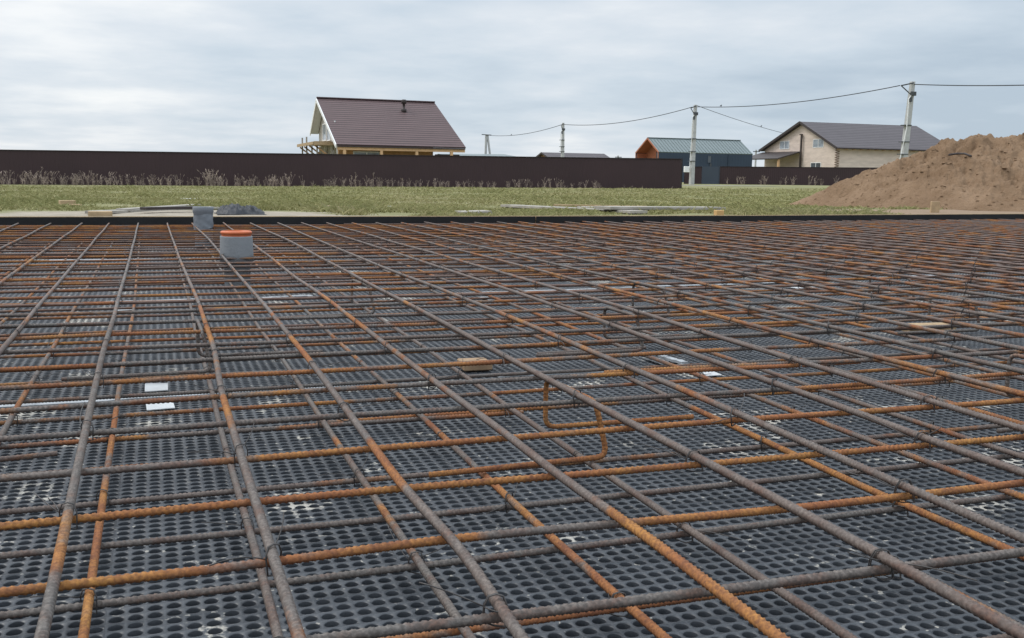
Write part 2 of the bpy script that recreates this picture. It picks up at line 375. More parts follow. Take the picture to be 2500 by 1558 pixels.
for r in range(6):
    for c in range(-7, 17):
        x0, y0 = c*pw + .05, 2.53 + (r-2)*pl + .012
        if y0 > 8.4: continue
        # keep only what the view can reach
        cx, cy = x0+pw/2, y0+pl/2
        ang = math.degrees(math.atan2(cx, max(cy, .01)))
        if cy > 1 and not (-22 < ang < 62): continue
        if cy <= 1 and not (-1.0 < cx < 3.0): continue
        if y0 + pl > fw_y(cx) + .3 and y0 > fw_y(cx)-.4: continue
        o = link_mesh('drainage_panel', pm, M_MAT)
        o.location = (x0, y0, .462)
        tag(o, 'black perforated plastic drainage panel lying flat beneath the rusty rebar mesh', 'drainage panel', 'perforated panels under the rebar')

# ---------------------------------------------------------------- formwork
segs = [-9.0, -2.9, 3.05, 8.9, 15.9]
fl = ['black film faced formwork board behind the far left end of rebar, past the grey pipe', 'black film faced formwork board behind the two pipe stubs',
      'black film faced formwork board below the grey planks on the grass', 'black film faced formwork board in front of the brown dirt heap']
fl[0] = 'black film faced formwork board nearest the left edge, before the pale sandy strip'
for i in range(4):
    a, b = segs[i]+.004, segs[i+1]-.004
    px_ = [a] + [q for q in FWX if a < q < b] + [b]
    root = empty('formwork_board', ((a+b)/2, fw_y((a+b)/2), .44), fl[i], 'formwork', 'formwork boards along the far slab edge')
    m1 = MB(); m2 = MB()
    for q0, q1 in zip(px_, px_[1:]):
        for mm, o0, o1, dz_ in ((m1, -.032, -.003, 0), (m2, -.038, -.034, -.005)):
            y00, y01, y10, y11 = fw_y(q0)+o0, fw_y(q0)+o1, fw_y(q1)+o0, fw_y(q1)+o1; t0, t1 = fw_top(q0)+dz_, fw_top(q1)+dz_
            mm.add([(q0, y00, .434), (q1, y10, .434), (q1, y11, .434), (q0, y01, .434), (q0, y00, t0), (q1, y10, t1), (q1, y11, t1), (q0, y01, t0)],
                   [(3, 2, 1, 0), (4, 5, 6, 7), (0, 1, 5, 4), (2, 3, 7, 6), (0, 4, 7, 3), (1, 2, 6, 5)])
    m1.build('board', M_WOOD, root); m2.build('black_film', M_FILM, root)

# ---------------------------------------------------------------- reinforcement bars
Z_UL, Z_UT, Z_LL, Z_LT = CAMZ-.3818, CAMZ-.3948, CAMZ-.5018, CAMZ-.5148
X0, Y0, X1, Y1 = -.1124, .80776, -.09004, 1.24637
LM = {0: [(.87, .011), (1.35, .006), (2.33, -.001), (3.2, -.002), (5.09, -.002), (7.75, -.011)],
 1: [(.8, .014), (1.4, .013), (1.81, .012), (2.27, .024), (3.02, .022), (4.98, .003), (7.62, -.009)],
 2: [(.76, -.013), (.97, 0.), (1.14, -.012), (1.6, -.005), (1.99, -.001), (2.81, .002), (4.65, -.007), (6.1, -.007), (7.73, -.035)],
 3: [(.69, -.006), (.91, -.003), (1.05, -.008), (1.17, -.011), (1.38, -.004), (2.21, -.004), (3.01, .001), (3.69, -.010), (4.8, -.003), (8.11, -.009)],
 4: [(.62, -.004), (.81, .003), (1.03, .006), (1.97, .009), (2.44, .013), (3.14, .015), (3.89, .012), (5.76, .024), (7.91, -.012)],
 5: [(.81, -.008), (1.19, .001), (1.8, .008), (2.22, .016), (3.39, .014), (4.42, -.008), (7.59, -.008)],
 6: [(1., -.01), (1.18, -.009), (1.35, .004), (1.99, .014), (2.5, .038), (3.21, .032), (4.07, .026), (5.14, .012), (7.89, -.024)],
 7: [(1.19, -.019), (1.75, -.004), (2.26, .005), (2.61, .013), (7.89, -.033)], 8: [(2, .0), (7.88, -.034)], 9: [(2, -.02), (7.87, -.044)], 10: [(2, .01), (7.87, -.038)],
 11: [(2, -.01), (7.93, -.035)], 12: [(2, .0), (7.99, -.012)], 13: [(8, -.013)], 14: [(8.05, .004)], 15: [(8.05, -.012)], 17: [(3, .0), (8.1, .035)], -1: [(7.94, -.009)], -2: [(7.94, .009)]}
TM = {0: [(.15, .018), (.87, -.006)], 1: [(-.15, .002), (.09, -.003), (.24, .013), (.37, .011), (.69, -.002), (1.08, -.006)],
 2: [(-.17, -.003), (.28, .003), (.56, -.004), (.81, -.008), (1.28, -.014)], 3: [(-.2, -.001), (.09, -.0), (.29, .008), (.89, .007), (1.15, -.003), (1.48, -.006)],
 4: [(-.23, .002), (.09, .006), (.29, .017), (.77, .011), (1.08, -.001), (1.69, .003)], 5: [(-.25, -.005), (.09, .008), (.65, .017), (1.12, .017), (1.48, .0), (1.71, .009)],
 6: [(-.28, -.014), (.08, .002), (.71, .004), (1.31, .019)], 7: [(-.3, -.014), (.09, -.008), (.4, .004)], 8: [(-.33, -.008), (.22, -.02)], 9: [(-.35, -.014), (-.14, .004), (.24, -.02)]}
EM = {0: [(1.13, 0.), (1.7, -.003), (2.38, -.005), (3.66, .002), (4.95, -.005), (7.93, -.029)], 6: [(1.03, -.011), (1.3, -.019), (1.63, -.007), (1.99, .0), (2.51, .018)], 4: [(.87, 0.), (1.5, .001), (2.02, .005), (2.75, .02)]}

def bar_mesh(S, A, Zc, along, skew, pitch, rust):
    """ribbed bar: S positions along its axis, A lateral position, Zc height; fine oblique ribs where it is near"""
    fine_any = bool(len(S) > 200)
    n = 12 if fine_any else 8
    th = np.arange(n)*2*np.pi/n
    r0, hr = (.0050, .0015) if along == 'y' else (.0043, .0013)
    dS = np.gradient(S)
    isf = (dS < .004)[:, None]
    ph = S[:, None]/pitch + skew*np.abs(np.sin(th))[None, :]*0 + skew*np.sin(th)[None, :]
    rib = np.clip(np.sin(2*np.pi*ph), 0, 1)**1.8*np.clip(np.abs(np.cos(th))[None, :], 0, 1)**.6
    lon = (np.abs(np.sin(th)) > .97)[None, :]*.0006
    r = np.where(isf, r0+hr*rib+lon, r0+.0004)
    ca, sa = np.cos(th)[None, :]*r, np.sin(th)[None, :]*r        # cos: vertical, sin: lateral
    Vv = np.zeros((len(S), n, 3), np.float32)
    Vv[..., 0 if along == 'x' else 1] = S[:, None]
    Vv[..., 1 if along == 'x' else 0] = A[:, None]+sa
    Vv[..., 2] = Zc[:, None]+ca
    k = len(S); i = np.arange(k-1)[:, None]; j = np.arange(n)[None, :]
    a, b, c, d = i*n+j, i*n+(j+1) % n, (i+1)*n+(j+1) % n, (i+1)*n+j
    q = np.stack([a, b, c, d], -1).reshape(-1, 4)
    if along == 'x': q = q[:, ::-1]
    cap = np.array([(0, m, m+1) for m in range(1, n-1)]); cap2 = cap[:, ::-1]+(k-1)*n
    if along == 'x': cap, cap2 = cap2-(k-1)*n, cap+(k-1)*n
    me = np_mesh('rebar', Vv.reshape(-1, 3), q, True, np.concatenate([cap[:, ::-1], cap2[:, ::-1]]))
    if rust.any():
        at = me.attributes.new('rust', 'FLOAT', 'POINT'); at.data.foreach_set('value', np.repeat(rust, n).astype(np.float32))
    return me
def stations(s0, s1, f0, f1):
    out = [s0]; s = s0
    while s < s1-1e-6:
        s += .00125 if f0 <= s < f1 else .10
        if out[-1] < f0 < s and f0 > s0: s = f0
        out.append(min(s, s1))
    return np.array(out)
def smooth_noise(S, seed, scale, amp):
    return np.array([amp*mnoise.noise(Vector((float(s)*scale, seed*7.31, 1.7))) for s in S])
def offs(S, pts, clampends=True):
    if not pts: return np.zeros(len(S))
    x = np.array([p_[0] for p_ in pts]); y = np.array([p_[1] for p_ in pts])
    return np.interp(S, x, y)
seed_ = [0]
def grp_key(g): return ('U' if g.startswith('upper') else 'L')+('L' if 'lengthwise' in g else 'T')
# stretches that are clearly rusted (+) or clearly grey (-) on the nearest bars
HINT = {('UL', 0): [(0, .93, -.3), (.97, 1.22, .32), (1.25, 2.0, -.3)], ('UL', 1): [(0, 1.5, -.15), (1.62, 1.78, .4), (2.3, 3., .2)], ('UL', 2): [(.6, .95, -.1), (1.15, 1.42, .3), (2., 2.4, .3)],
        ('UL', 3): [(.4, 1.02, .34), (1.1, 1.9, -.1), (2.4, 3.3, .15)], ('UL', 4): [(0, 1.9, -.25)], ('UL', 5): [(0, 1.2, -.1), (1.5, 1.62, .3), (1.9, 4, .1)], ('UL', 6): [(0, 1.9, -.25)], ('UL', 7): [(1., 2.2, -.2)],
        ('LL', 0): [(.6, 1.6, .3), (1.9, 2.3, .2)], ('LL', 1): [(0, 3, -.2)], ('LL', 2): [(1.2, 1.5, .25)], ('LL', 3): [(.7, 1.6, .15)], ('LL', 4): [(.6, 2, -.2)], ('LL', 6): [(.8, 2., .3)],
        ('UT', 0): [(-1, 2.5, -.3)], ('UT', 1): [(-.3, .0, .35), (.02, .11, -.2), (.2, .36, .4), (.5, 1.5, .25)], ('UT', 2): [(-.2, -.05, .2), (.1, 1.7, .22)], ('UT', 3): [(-.3, .08, -.2), (.1, .55, .35), (.6, 1.6, .25)],
        ('UT', 4): [(-.3, .95, -.25), (1.1, 1.8, .25)], ('UT', 5): [(.2, .8, -.1), (.8, 1.7, .2)], ('UT', 6): [(0., .4, .3)], ('UT', 7): [(-.4, -.1, .2)], ('LT', 0): [(-1, 2, -.2)], ('LT', 1): [(-1, 2, -.2)], ('LT', 2): [(-1, .25, -.2)]}
def make_bar(along, s0, s1, base, pts, z, label, group, bias, near):
    brown = random.uniform(.55, 1.) if along == 'x' and base > 3.2 else (random.uniform(.3, .75) if along == 'y' and abs(base) > 2.7 else random.choice((0., 0., .12, .25)))
    seed_[0] += 1; sd_ = seed_[0]
    if s1-s0 < .3: return None
    if near: S = stations(s0, s1, *near)
    else: S = np.arange(s0, s1+.12, .12)
    coarse = np.linspace(s0, s1, 160)
    a = offs(coarse, pts) + (smooth_noise(coarse, sd_, .9, .010) if not pts else smooth_noise(coarse, sd_, 1.1, .003))
    if pts:
        kw = max(3, int(.32/(coarse[1]-coarse[0]))) | 1; a = np.convolve(np.pad(a, kw//2, mode='edge'), np.hanning(kw+2)[1:-1]/np.hanning(kw+2).sum(), 'valid')
    zz = z + smooth_noise(coarse, sd_+500, 1.3, .0035)
    A = base + np.interp(S, coarse, a); Zc = np.interp(S, coarse, zz)
    rust = np.zeros(len(S))
    for q0, q1, v in HINT.get((grp_key(group), round((base-{'UL': X0, 'UT': Y0, 'LL': X1, 'LT': Y1}[grp_key(group)])/.2)), []): rust += v*np.clip((S-q0)/.07, 0, 1)*np.clip((q1-S)/.07, 0, 1)
    o = link_mesh('rebar', bar_mesh(S, A, Zc, along, random.choice((-1, 1))*random.uniform(.35, .6), random.uniform(.0066, .0086), rust), M_BAR)
    o.color = (bias, random.random(), brown, 1)
    return tag(o, label, 'rebar', group)
ORD = ['zeroth', 'first', 'second', 'third', 'fourth', 'fifth', 'sixth', 'seventh', 'eighth', 'ninth', 'tenth', 'eleventh', 'twelfth', 'thirteenth', 'fourteenth', 'fifteenth', 'sixteenth', 'seventeenth',
       'eighteenth', 'nineteenth', 'twentieth']
def ordn(i):
    if i <= 20: return ORD[i]
    tens = {2: 'twenty', 3: 'thirty', 4: 'forty', 5: 'fifty'}[i//10]
    return tens+'-'+ORD[i % 10] if i % 10 else {2: 'twentieth', 3: 'thirtieth', 4: 'fortieth', 5: 'fiftieth'}[i//10]
def hue(b): return 'orange rusty' if b > .60 else ('grey brown' if b < .46 else 'brown rusty')
UB = {0: .40, 1: .50, 2: .47, 3: .50, 4: .42, 5: .40, 6: .40, 7: .47, -1: .46}
TB = {0: .40, 1: .62, 2: .68, 3: .66, 4: .46, 5: .55, 6: .56, 7: .50}
def xrange_at(y):                                         # what the view can reach at distance y, with a margin
    y = max(y, .4); return max(-.50*y-.55, -8.8), min(1.15*y+1.3, 15.5)
# lengthwise bars
for layer, xb, zb, meas, bias_t in (('upper', X0, Z_UL, LM, UB), ('lower', X1, Z_LL, EM, {0: .57, 1: .40, 2: .46, 3: .56, 4: .42, 5: .5, 6: .44})):
    for n in range(-22, 56):
        x = xb+.2*n
        if x < -4.6 or x > 10.4: continue
        ys = max(-.1, (x-1.3)/1.25 if x > 1.3 else (.2 if x > -.7 else (-x-.6)/.55)) - .2
        ye = fw_y(x) - .085 - random.uniform(0, .05)
        ys = min(ys, ye-1)
        dmax = 2.75 if layer == 'upper' else 2.5
        far = math.sqrt(max(dmax**2-x*x, 0)) if abs(x) < dmax else 0
        near = (ys, far) if far > ys+.05 and n > -6 else None
        b = bias_t.get(n, random.choice((.46, .50, .54, .58)) if layer == 'upper' else random.choice((.44, .5, .55, .6)))
        side = 'right' if n > 2 else 'left'; k = n-2 if n > 2 else 3-n
        lab = f'{hue(b)} rebar of the {layer} layer, {ordn(k)} lengthwise bar {side} of the orange rimmed pipe'
        make_bar('y', ys, ye, x, [(p_[0], p_[1]) for p_ in meas.get(n, [])], zb, lab, f'{layer} lengthwise rebars running towards the black formwork', b, near)
# crosswise bars
for layer, yb, zb, meas, bias_t in (('upper', Y0, Z_UT, TM, TB), ('lower', Y1, Z_LT, {}, {0: .42, 1: .45, 2: .46})):
    rows = [n for n in range(-4, 42) if .3 < yb+.2*n < 9.1]
    for n in rows:
        y = yb+.2*n + (random.uniform(-.025, .025) if n > 9 else 0)
        a, b_ = xrange_at(y)
        # the slab edge swings away to the right: bars near it start where there is room
        if y > 7.82:
            xs_ok = [q for q in np.arange(-8, 15, .1) if fw_y(q)-.06 > y]
            if not xs_ok: continue
            a = max(a, xs_ok[0])
        dmax = 2.9 if layer == 'upper' else 2.5
        h = math.sqrt(max(dmax**2-y*y, 0))
        vis0, vis1 = -.28*y-.25, 1.0*y+.55
        near = (max(a, vis0, -h), min(b_, vis1, h)) if h > 0 else None
        b = bias_t.get(n, random.choice((.44, .5, .54, .58, .63)))
        if n > 9: b = random.choice((.48, .54, .60, .66))
        kn, kf = n-rows[0]+1, rows[-1]-n+1
        lo = {'upper': 0, 'lower': -2}[layer]
        vis_k = n-lo+1                                     # ordinal among the bars the photo shows, from the bottom edge
        where = f'{ordn(vis_k)} crosswise bar up from the bottom edge' if vis_k <= kf and vis_k >= 1 else f'{ordn(kf)} crosswise bar before the black formwork'
        if vis_k < 1: continue
        grp = f'{layer} crosswise rebars parallel to the formwork'
        lab = f'{hue(b)} rebar of the {layer} layer, {where}'
        lap = layer == 'upper' and n in (5, 11, 14, 18, 23, 27) or layer == 'lower' and n in (4, 8, 13, 19)
        if lap:
            xc = {5: 1.30, 4: .75}.get(n, random.uniform(.1*y, .7*y))
            nr = (near[0], min(near[1], xc)) if near and min(near[1], xc) > near[0] else None
            make_bar('x', a, xc, y, meas.get(n, []), zb, lab, grp, b, nr)
            xs2 = xc-.45; bb = random.choice((.46, .58, .64))
            nr = (max(near[0], xs2), near[1]) if near and near[1] > max(near[0], xs2) else None
            make_bar('x', xs2, b_, y+.0165, meas.get(n, []), zb, f'{hue(bb)} lapped end piece beside the {layer} {where}', grp, bb, nr)
        else:
            make_bar('x', a, b_, y, meas.get(n, []), zb, lab, grp, b, near)

def short_bar(p0, p1, b, label):
    z = Z_LL+.011; q0, q1 = on_z(*p0, z), on_z(*p1, z); k = int((q1-q0).length/.0018)
    o = MB().tube([q0.lerp(q1, i/k) for i in range(k+1)], [.0044+.0011*max(0, math.sin(i*2*math.pi/4.3))**1.4 for i in range(k+1)], 9).build('rebar_offcut', M_BAR, None, True)
    o.color = (b, random.random(), .2, 1); tag(o, label, 'rebar offcut', 'short rebar pieces resting on the lower layer')
short_bar((150, 926), (523, 905), .38, 'short dark rebar piece lying just behind the two white labels by the seam strip')
short_bar((-60, 1128), (140, 1107), .46, 'short brown rebar piece poking in from the left edge near the camera')
short_bar((1312, 864), (1576, 849), .36, 'short dark rebar piece lying right of the wooden block in mid mesh')
short_bar((2100, 884), (1960, 893), .70, 'short rusty rebar stub right of the small white labels')
# ---------------------------------------------------------------- bent chairs that carry the upper layer
def chair_mesh():
    def arc(p, a, b, r, k=5):                              # rounded corner at p between directions to a and b
        p, a, b = Vector(p), Vector(a), Vector(b); u = (a-p).normalized()*r; v = (b-p).normalized()*r
        return [(p+u)*(1-t)**2 + p*2*t*(1-t) + (p+v)*t*t for t in np.linspace(0, 1, k)]
    h = .098
    c = [(.33, .215, 0), (.0, .215, 0), (0, .215, h), (.01, 0, h), (.03, -.012, 0), (-.30, -.03, 0)]
    pts = [Vector(c[0])]
    for i in range(1, 5): pts += arc(c[i], c[i-1], c[i+1], .022)
    pts.append(Vector(c[5]))
    # resample finely so that the ribs show
    P = [pts[0]]
    for a, b in zip(pts, pts[1:]):
        k = max(1, int((b-a).length/.0018))
        P += [a+(b-a)*(j/k) for j in range(1, k+1)]
    rs = [.0047+.0009*max(0, math.sin(j*2*math.pi/4.2))**1.3 for j in range(len(P))]
    return MB().tube(P, rs, 10)
chairs = [((.705, 1.60), .0, 'rusty bent rebar chair with two upright legs in front of the wooden block'),
          ((-.01+.0, 0), 0, '')]
cm = chair_mesh().build('rebar_chair', M_BAR, None, True); cm.color = (.80, .3, 0, 1)
cm.location = (.712, 1.598, CAMZ-.4905); tag(cm, chairs[0][2], 'rebar chair', 'bent rebar chairs between the two layers')
def chair_at(px, py, rz, b, label):
    p_ = on_z(px, py, CAMZ-.40); c = cm.copy(); COL.objects.link(c); c.location = (p_.x, p_.y-.215, CAMZ-.4905); c.rotation_euler = (0, 0, rz)
    c.color = (b, random.random(), 0, 1); c['label'] = label
chair_at(866, 688, .05, .42, 'dark bent rebar chair standing between the orange rimmed pipe and the wooden block')
chair_at(1470, 755, -.04, .44, 'dark bent rebar chair standing directly behind the rusty nearest chair')
chair_at(2133, 672, .08, .40, 'dark bent rebar chair standing beyond the white topped wood piece')
chair_at(2262, 722, -.08, .42, 'dark bent rebar chair standing just behind the white topped wood piece')
chair_at(1550, 696, .03, .44, 'thin dark bent rebar chair in the middle of the mesh, farthest of the dark ones')
chair_at(2475, 872, .06, .46, 'brown bent rebar chair at the right edge near the camera')
chair_at(476, 788, -.03, .40, 'dark bent rebar chair standing in line below the grey pipe')

# ---------------------------------------------------------------- wire ties
def tie_mesh(v):
    r = random.Random(v); s = 1 if v % 2 else -1; m = MB()
    loop = [(-.0085, -.009*s, -.020), (-.0092, -.005*s, -.002), (-.006, -.002*s, .0072), (0, 0, .0090), (.006, .002*s, .0072), (.0092, .005*s, -.002), (.0085, .009*s, -.020), (0, .004*s, -.0225)]
    m.tube(loop, .0008, 5, True)
    m.tube([(q[0], q[1]+.0022, q[2]+.0003) for q in loop], .0008, 5, True)
    for q in range(2):                                    # the twisted tails
        a = r.uniform(0, 6.28); ln = r.uniform(.03, .085); p0 = Vector((.009, .006*s, -.004)); d = Vector((math.cos(a), math.sin(a), r.uniform(.05, .5)))
        cu = Vector((r.uniform(-1, 1), r.uniform(-1, 1), r.uniform(-.8, .3)))*.35
        m.tube([p0 + d*ln*t + cu*ln*t*t for t in (0, .2, .4, .6, .8, 1.)], .0007, 5)
    return m
ties = []
for v in range(7):
    o = tie_mesh(v).build('wire_tie', M_WIRE, None, True); ties.append(o.data); bpy.data.objects.remove(o)
cand = []
for layer, xb, yb, zl, mx_, my_ in (('upper', X0, Y0, Z_UL, LM, TM), ('lower', X1, Y1, Z_LL, EM, {})):
    for n in range(-5, 30):
        for k in range(-3, 34):
            x = xb+.2*n; y = yb+.2*k
            x += float(offs(np.array([y]), mx_.get(n, []))[0]); y += float(offs(np.array([x]), my_.get(k, []))[0])
            if y < .55 or (n+k) % 2 or random.random() < .12: continue
            d = Vector((x, y, zl))-camo.location; zc = d.dot(_FW); u, v_ = d.dot(_RT)/zc*FPX+1250, 779-d.dot(_UP)/zc*FPX
            if -40 < u < 2540 and v_ < 1600 and zc < (6.0 if layer == 'upper' else 3.2): cand.append((zc, x, y, zl, layer))
cand.sort()
far_mb = MB()
for i, (zc, x, y, z, layer) in enumerate(cand):
    if i < 240:
        o = link_mesh('wire_tie', random.choice(ties), M_WIRE); o.location = (x, y, z); o.rotation_euler = (0, 0, random.choice((0, math.pi))+random.uniform(-.15, .15))
        tag(o, f'thin dark twisted wire tie around a crossing of two {layer} layer bars', 'wire tie', f'wire ties on {layer} layer crossings')
    else:
        far_mb.tube([(x-.009, y-.005, z-.018), (x-.009, y-.003, z), (x, y, z+.009), (x+.009, y+.003, z), (x+.009, y+.005, z-.018)], .0016, 4)
tag(far_mb.build('wire_ties', M_WIRE, None, True), 'distant dark wire ties dotting the far rebar crossings', 'wire ties', kind='stuff')

# ---------------------------------------------------------------- pipe stubs
p1 = on_z(578, 622, Z_UL); root = empty('sewer_pipe_stub', (p1.x, p1.y, .46), 'grey foam wrapped sewer pipe stub with a bright orange socket rim', 'pipe')
zt = CAMZ + (ray(578, 566)*(p1.y/ray(578, 566).y)).z
R = .0745
MB().lathe((p1.x, p1.y, 0), [(R*.80, .449), (R*.80, .585), (R*1.03, .588), (R*1.02, .62), (R*.985, zt-.024), (R*.975, zt-.019), (R*.86, zt-.020)], 40).build('foam_wrap', M_FOAM, root, True)
MB().lathe((p1.x, p1.y, 0), [(R*.86, zt-.05), (R*.90, zt-.021), (R*.90, zt-.010), (R*.955, zt-.008), (R*.955, zt+.001), (R*.90, zt+.004), (R*.83, zt+.005), (R*.81, zt-.02), (R*.66, .60)], 40).build('orange_socket', M_ORANGE, root, True)
p2 = on_z(497, 553, Z_UL); root = empty('sewer_pipe_stub', (p2.x, p2.y, .46), 'plain grey sewer pipe stub with crumpled plastic wrap beside the formwork', 'pipe')
zt = CAMZ + (ray(497, 505)*(p2.y/ray(497, 505).y)).z; R = .067
MB().lathe((p2.x, p2.y, 0), [(R*.80, .449), (R*.80, .60), (R*.94, .603), (R*.94, zt-.07), (R*.96, zt-.055), (R*1.06, zt-.035), (R*1.06, zt-.002), (R*1.04, zt), (R*.97, zt-.002), (R*.93, zt-.05), (R*.90, .47)], 36).build('pipe_body', M_PIPEGREY, root, True)
vs, fs = [], []; n = 40; hs = np.linspace(.605, zt-.045, 9)
for i, h in enumerate(hs):
    for j in range(n):
        a = 2*math.pi*j/n; rr = R*(.99 + .045*fbm(math.cos(a)*1.7+i*.35, math.sin(a)*1.7+i*.2, .4) + .03*fbm(math.cos(a)*5, math.sin(a)*5, i*.9))
        vs.append((p2.x+rr*math.cos(a), p2.y+rr*math.sin(a), h + .012*math.sin(a*1+1.)+.006*fbm(a, i, 2.)))
fs = [(i*n+j, i*n+(j+1) % n, (i+1)*n+(j+1) % n, (i+1)*n+j) for i in range(8) for j in range(n)]
MB().add(vs, fs).build('plastic_wrap', mat('grey_blue_plastic_wrap', (.17, .185, .205), .3, .15, 9., .2, 30., .6), root, True)

# ---------------------------------------------------------------- odds and ends lying on the panels
ZM = .4665
def flat_strip(name, px0, px1, wd, m, label, cat, group=None, th=.003, z=ZM):
    a, b = on_z(*px0, z), on_z(*px1, z); k = 14; mb_ = MB(); d = (b-a).normalized(); s = Vector((-d.y, d.x, 0))*wd/2
    pts = []
    for i in range(k+1):
        q = a+(b-a)*i/k + Vector((0, 0, .0025*fbm(i*.8, a.x*3+a.y*9))) + s*.2*fbm(i*.5, a.y*5., 4.); pts.append(q)
    vs = [q+o_+Vector((0, 0, h)) for q in pts for o_, h in ((s, 0), (-s, 0), (-s, th), (s, th))]
    fs = [(i*4+j, i*4+(j+1) % 4, i*4+4+(j+1) % 4, i*4+4+j) for i in range(k) for j in range(4)] + [(3, 2, 1, 0), (k*4, k*4+1, k*4+2, k*4+3)]
    mb_.add(vs, fs); return tag(mb_.build(name, m), label, cat, group)
ST = 'white plastic strips on the panel seams'
flat_strip('seam_strip', (-30, 996), (905, 938), .024, M_TAPE, 'long white plastic strip along the nearest panel seam, left of the wooden block', 'strip', ST)
flat_strip('seam_strip', (1215, 920), (1770, 893), .024, M_TAPE, 'white plastic strip along the nearest panel seam, right of the wooden block', 'strip', ST)
flat_strip('seam_strip', (1800, 890), (2520, 852), .020, M_TAPE, 'white plastic strip along the nearest panel seam, ending at the right edge', 'strip', ST)
flat_strip('seam_strip', (8, 748), (480, 731), .035, M_TAPE, 'white plastic strip along the second panel seam, below the grey pipe', 'strip', ST)
flat_strip('seam_strip', (640, 728), (760, 722), .045, M_TAPE, 'short white plastic strip on the second seam below the orange rimmed pipe', 'strip', ST)
flat_strip('seam_strip', (985, 722), (1790, 694), .040, M_TAPE, 'long white plastic strip along the second panel seam in mid mesh', 'strip', ST)
flat_strip('seam_strip', (1860, 692), (2300, 672), .045, M_TAPE, 'white plastic strip along the second panel seam beyond the white topped wood', 'strip', ST)
flat_strip('seam_strip', (120, 636), (640, 632), .06, M_TAPE, 'faint white plastic strip along the third seam before the two pipes', 'strip', ST)
def patch(px, wd, ln, rz, m, name, label, cat, group=None, th=.002, z=ZM+.001):
    p_ = on_z(*px, z); o = MB().slab([(-wd/2, -ln/2, th), (wd/2, -ln/2, th+.001), (wd/2, ln/2, th), (-wd/2, ln/2, th+.002)], th).build(name, m)
    o.location = p_; o.rotation_euler = (0, 0, rz); return tag(o, label, cat, group)
LB = 'white paper labels on the panels'
patch((382, 947), .054, .09, .0, M_PAPER, 'paper_label', 'white paper label on the panel just behind the long seam strip', 'label', LB)
patch((391, 992), .060, .075, .04, M_PAPER, 'paper_label', 'white paper label on the panel in front of the long seam strip', 'label', LB)
patch((1735, 914), .045, .05, -.1, M_PAPER, 'paper_label', 'small white paper label right of the bent chair', 'label', LB)
patch((1690, 895), .06, .04, -.3, M_PAPER, 'paper_label', 'small white paper label touching the seam strip right of the bent chair', 'label', LB)
patch((302, 756), .075, .07, .1, M_PAPER, 'paper_label', 'small white paper label by the second seam strip on the left', 'label', LB)
patch((1195, 729), .06, .09, .2, M_PAPER, 'paper_label', 'small white paper label under the middle of the second seam strip', 'label', LB)
patch((1955, 702), .13, .08, .2, M_PAPER, 'paper_label', 'larger white paper label beyond the white topped wood piece', 'label', LB)
patch((290, 627), .15, .12, .1, M_PAPER, 'paper_label', 'white paper label before the third seam strip, left of the pipes', 'label', LB)
patch((530, 685), .19, .09, -.2, M_PAPER, 'paper_label', 'white crumpled paper label close in front of the orange rimmed pipe', 'label', LB)
flat_strip('white_batten', (1582, 876), (1625, 890), .02, M_TAPE, 'short white batten leaning from the seam strip right of the bent chair', 'batten', th=.008)
flat_strip('white_batten', (1615, 874), (1672, 890), .022, M_TAPE, 'second short white batten beside the paper labels, right of its twin', 'batten', th=.008)
def block(px, w_, l_, h_, rz, m, name, label, cat, z, group=None, bevel=.003):
    p_ = on_z(*px, z); o = MB().box(-w_/2, w_/2, 0, l_, 0, h_).build(name, m, None, False, bevel); o.location = p_; o.rotation_euler = (0, 0, rz)
    return tag(o, label, cat, group)
block((1168, 906), .082, .085, .022, -.05, mat('dull_brown_timber', (.29, .195, .12), .85, .25, 12.), 'wood_block', 'pale wooden block lying on the perforated panel in mid mesh', 'wood block', ZM)
wp = on_z(2270, 812, ZM); o = MB().slab([(-.09, 0, .022), (.10, -.02, .022), (.11, .05, .026), (-.08, .07, .026)], .022).build('wood_offcut', M_WOOD, None, False); o.location = wp
tag(o, 'flat pale offcut of wood with a whitish top near the right edge of mesh', 'wood offcut')
flat_strip('clay_offcut', (1530, 613), (1580, 612), .06, M_BRICK, 'small reddish offcut lying deep in the far mesh', 'offcut', th=.02)

# ---------------------------------------------------------------- lumber and litter behind the formwork
def gz(p_): return ground_z(p_.x, p_.y)
def ground_pt(px, py):
    z = .6
    for _ in range(12): p_ = on_z(px, py, z); z = .5*z+.5*gz(p_)
    return on_z(px, py, z)
def plank(px0, px1, wd, th, m, label, lift=0., name='plank', group='planks lying behind the formwork'):
    a, b = ground_pt(*px0), ground_pt(*px1); a.z += th/2+lift+.01; b.z += th/2+lift+.01
    return tag(MB().bar(a, b, wd, th).build(name, m, None, False, .002), label, 'plank', group)
plank((228, 525), (520, 512), .16, .025, M_OLDWOOD, 'long weathered plank on the sand left of the grey pipe')
plank((300, 519), (478, 506), .12, .025, M_OLDWOOD, 'weathered plank lying slantwise behind the long plank left of the grey pipe', .0)
plank((350, 521), (475, 518), .10, .025, M_DKTRIM, 'dark wet plank close behind the formwork left of the grey pipe', .02)
plank((470, 514), (560, 513), .10, .02, M_OLDWOOD, 'short pale plank between grey pipe and black tarpaulin')
plank((640, 513), (800, 509), .09, .02, M_OLDWOOD, 'thin grey plank in the grass right of the black tarpaulin')
plank((772, 506), (852, 511), .05, .02, M_WOOD, 'thin yellow lath in the grass right of the black tarpaulin')
plank((1240, 507), (1560, 524), .22, .03, M_OLDWOOD, 'long pale grey plank lying slantwise before the brown fence')
plank((1352, 505), (1580, 509), .08, .025, M_WOOD, 'thin yellow plank behind the slanting grey plank')
plank((1420, 513), (1755, 515), .35, .03, M_OLDWOOD, 'wide grey board with an orange block at its end')
plank((1470, 520), (1750, 520), .28, .03, M_OLDWOOD, 'wide grey board directly behind the formwork, before the other boards', .03)
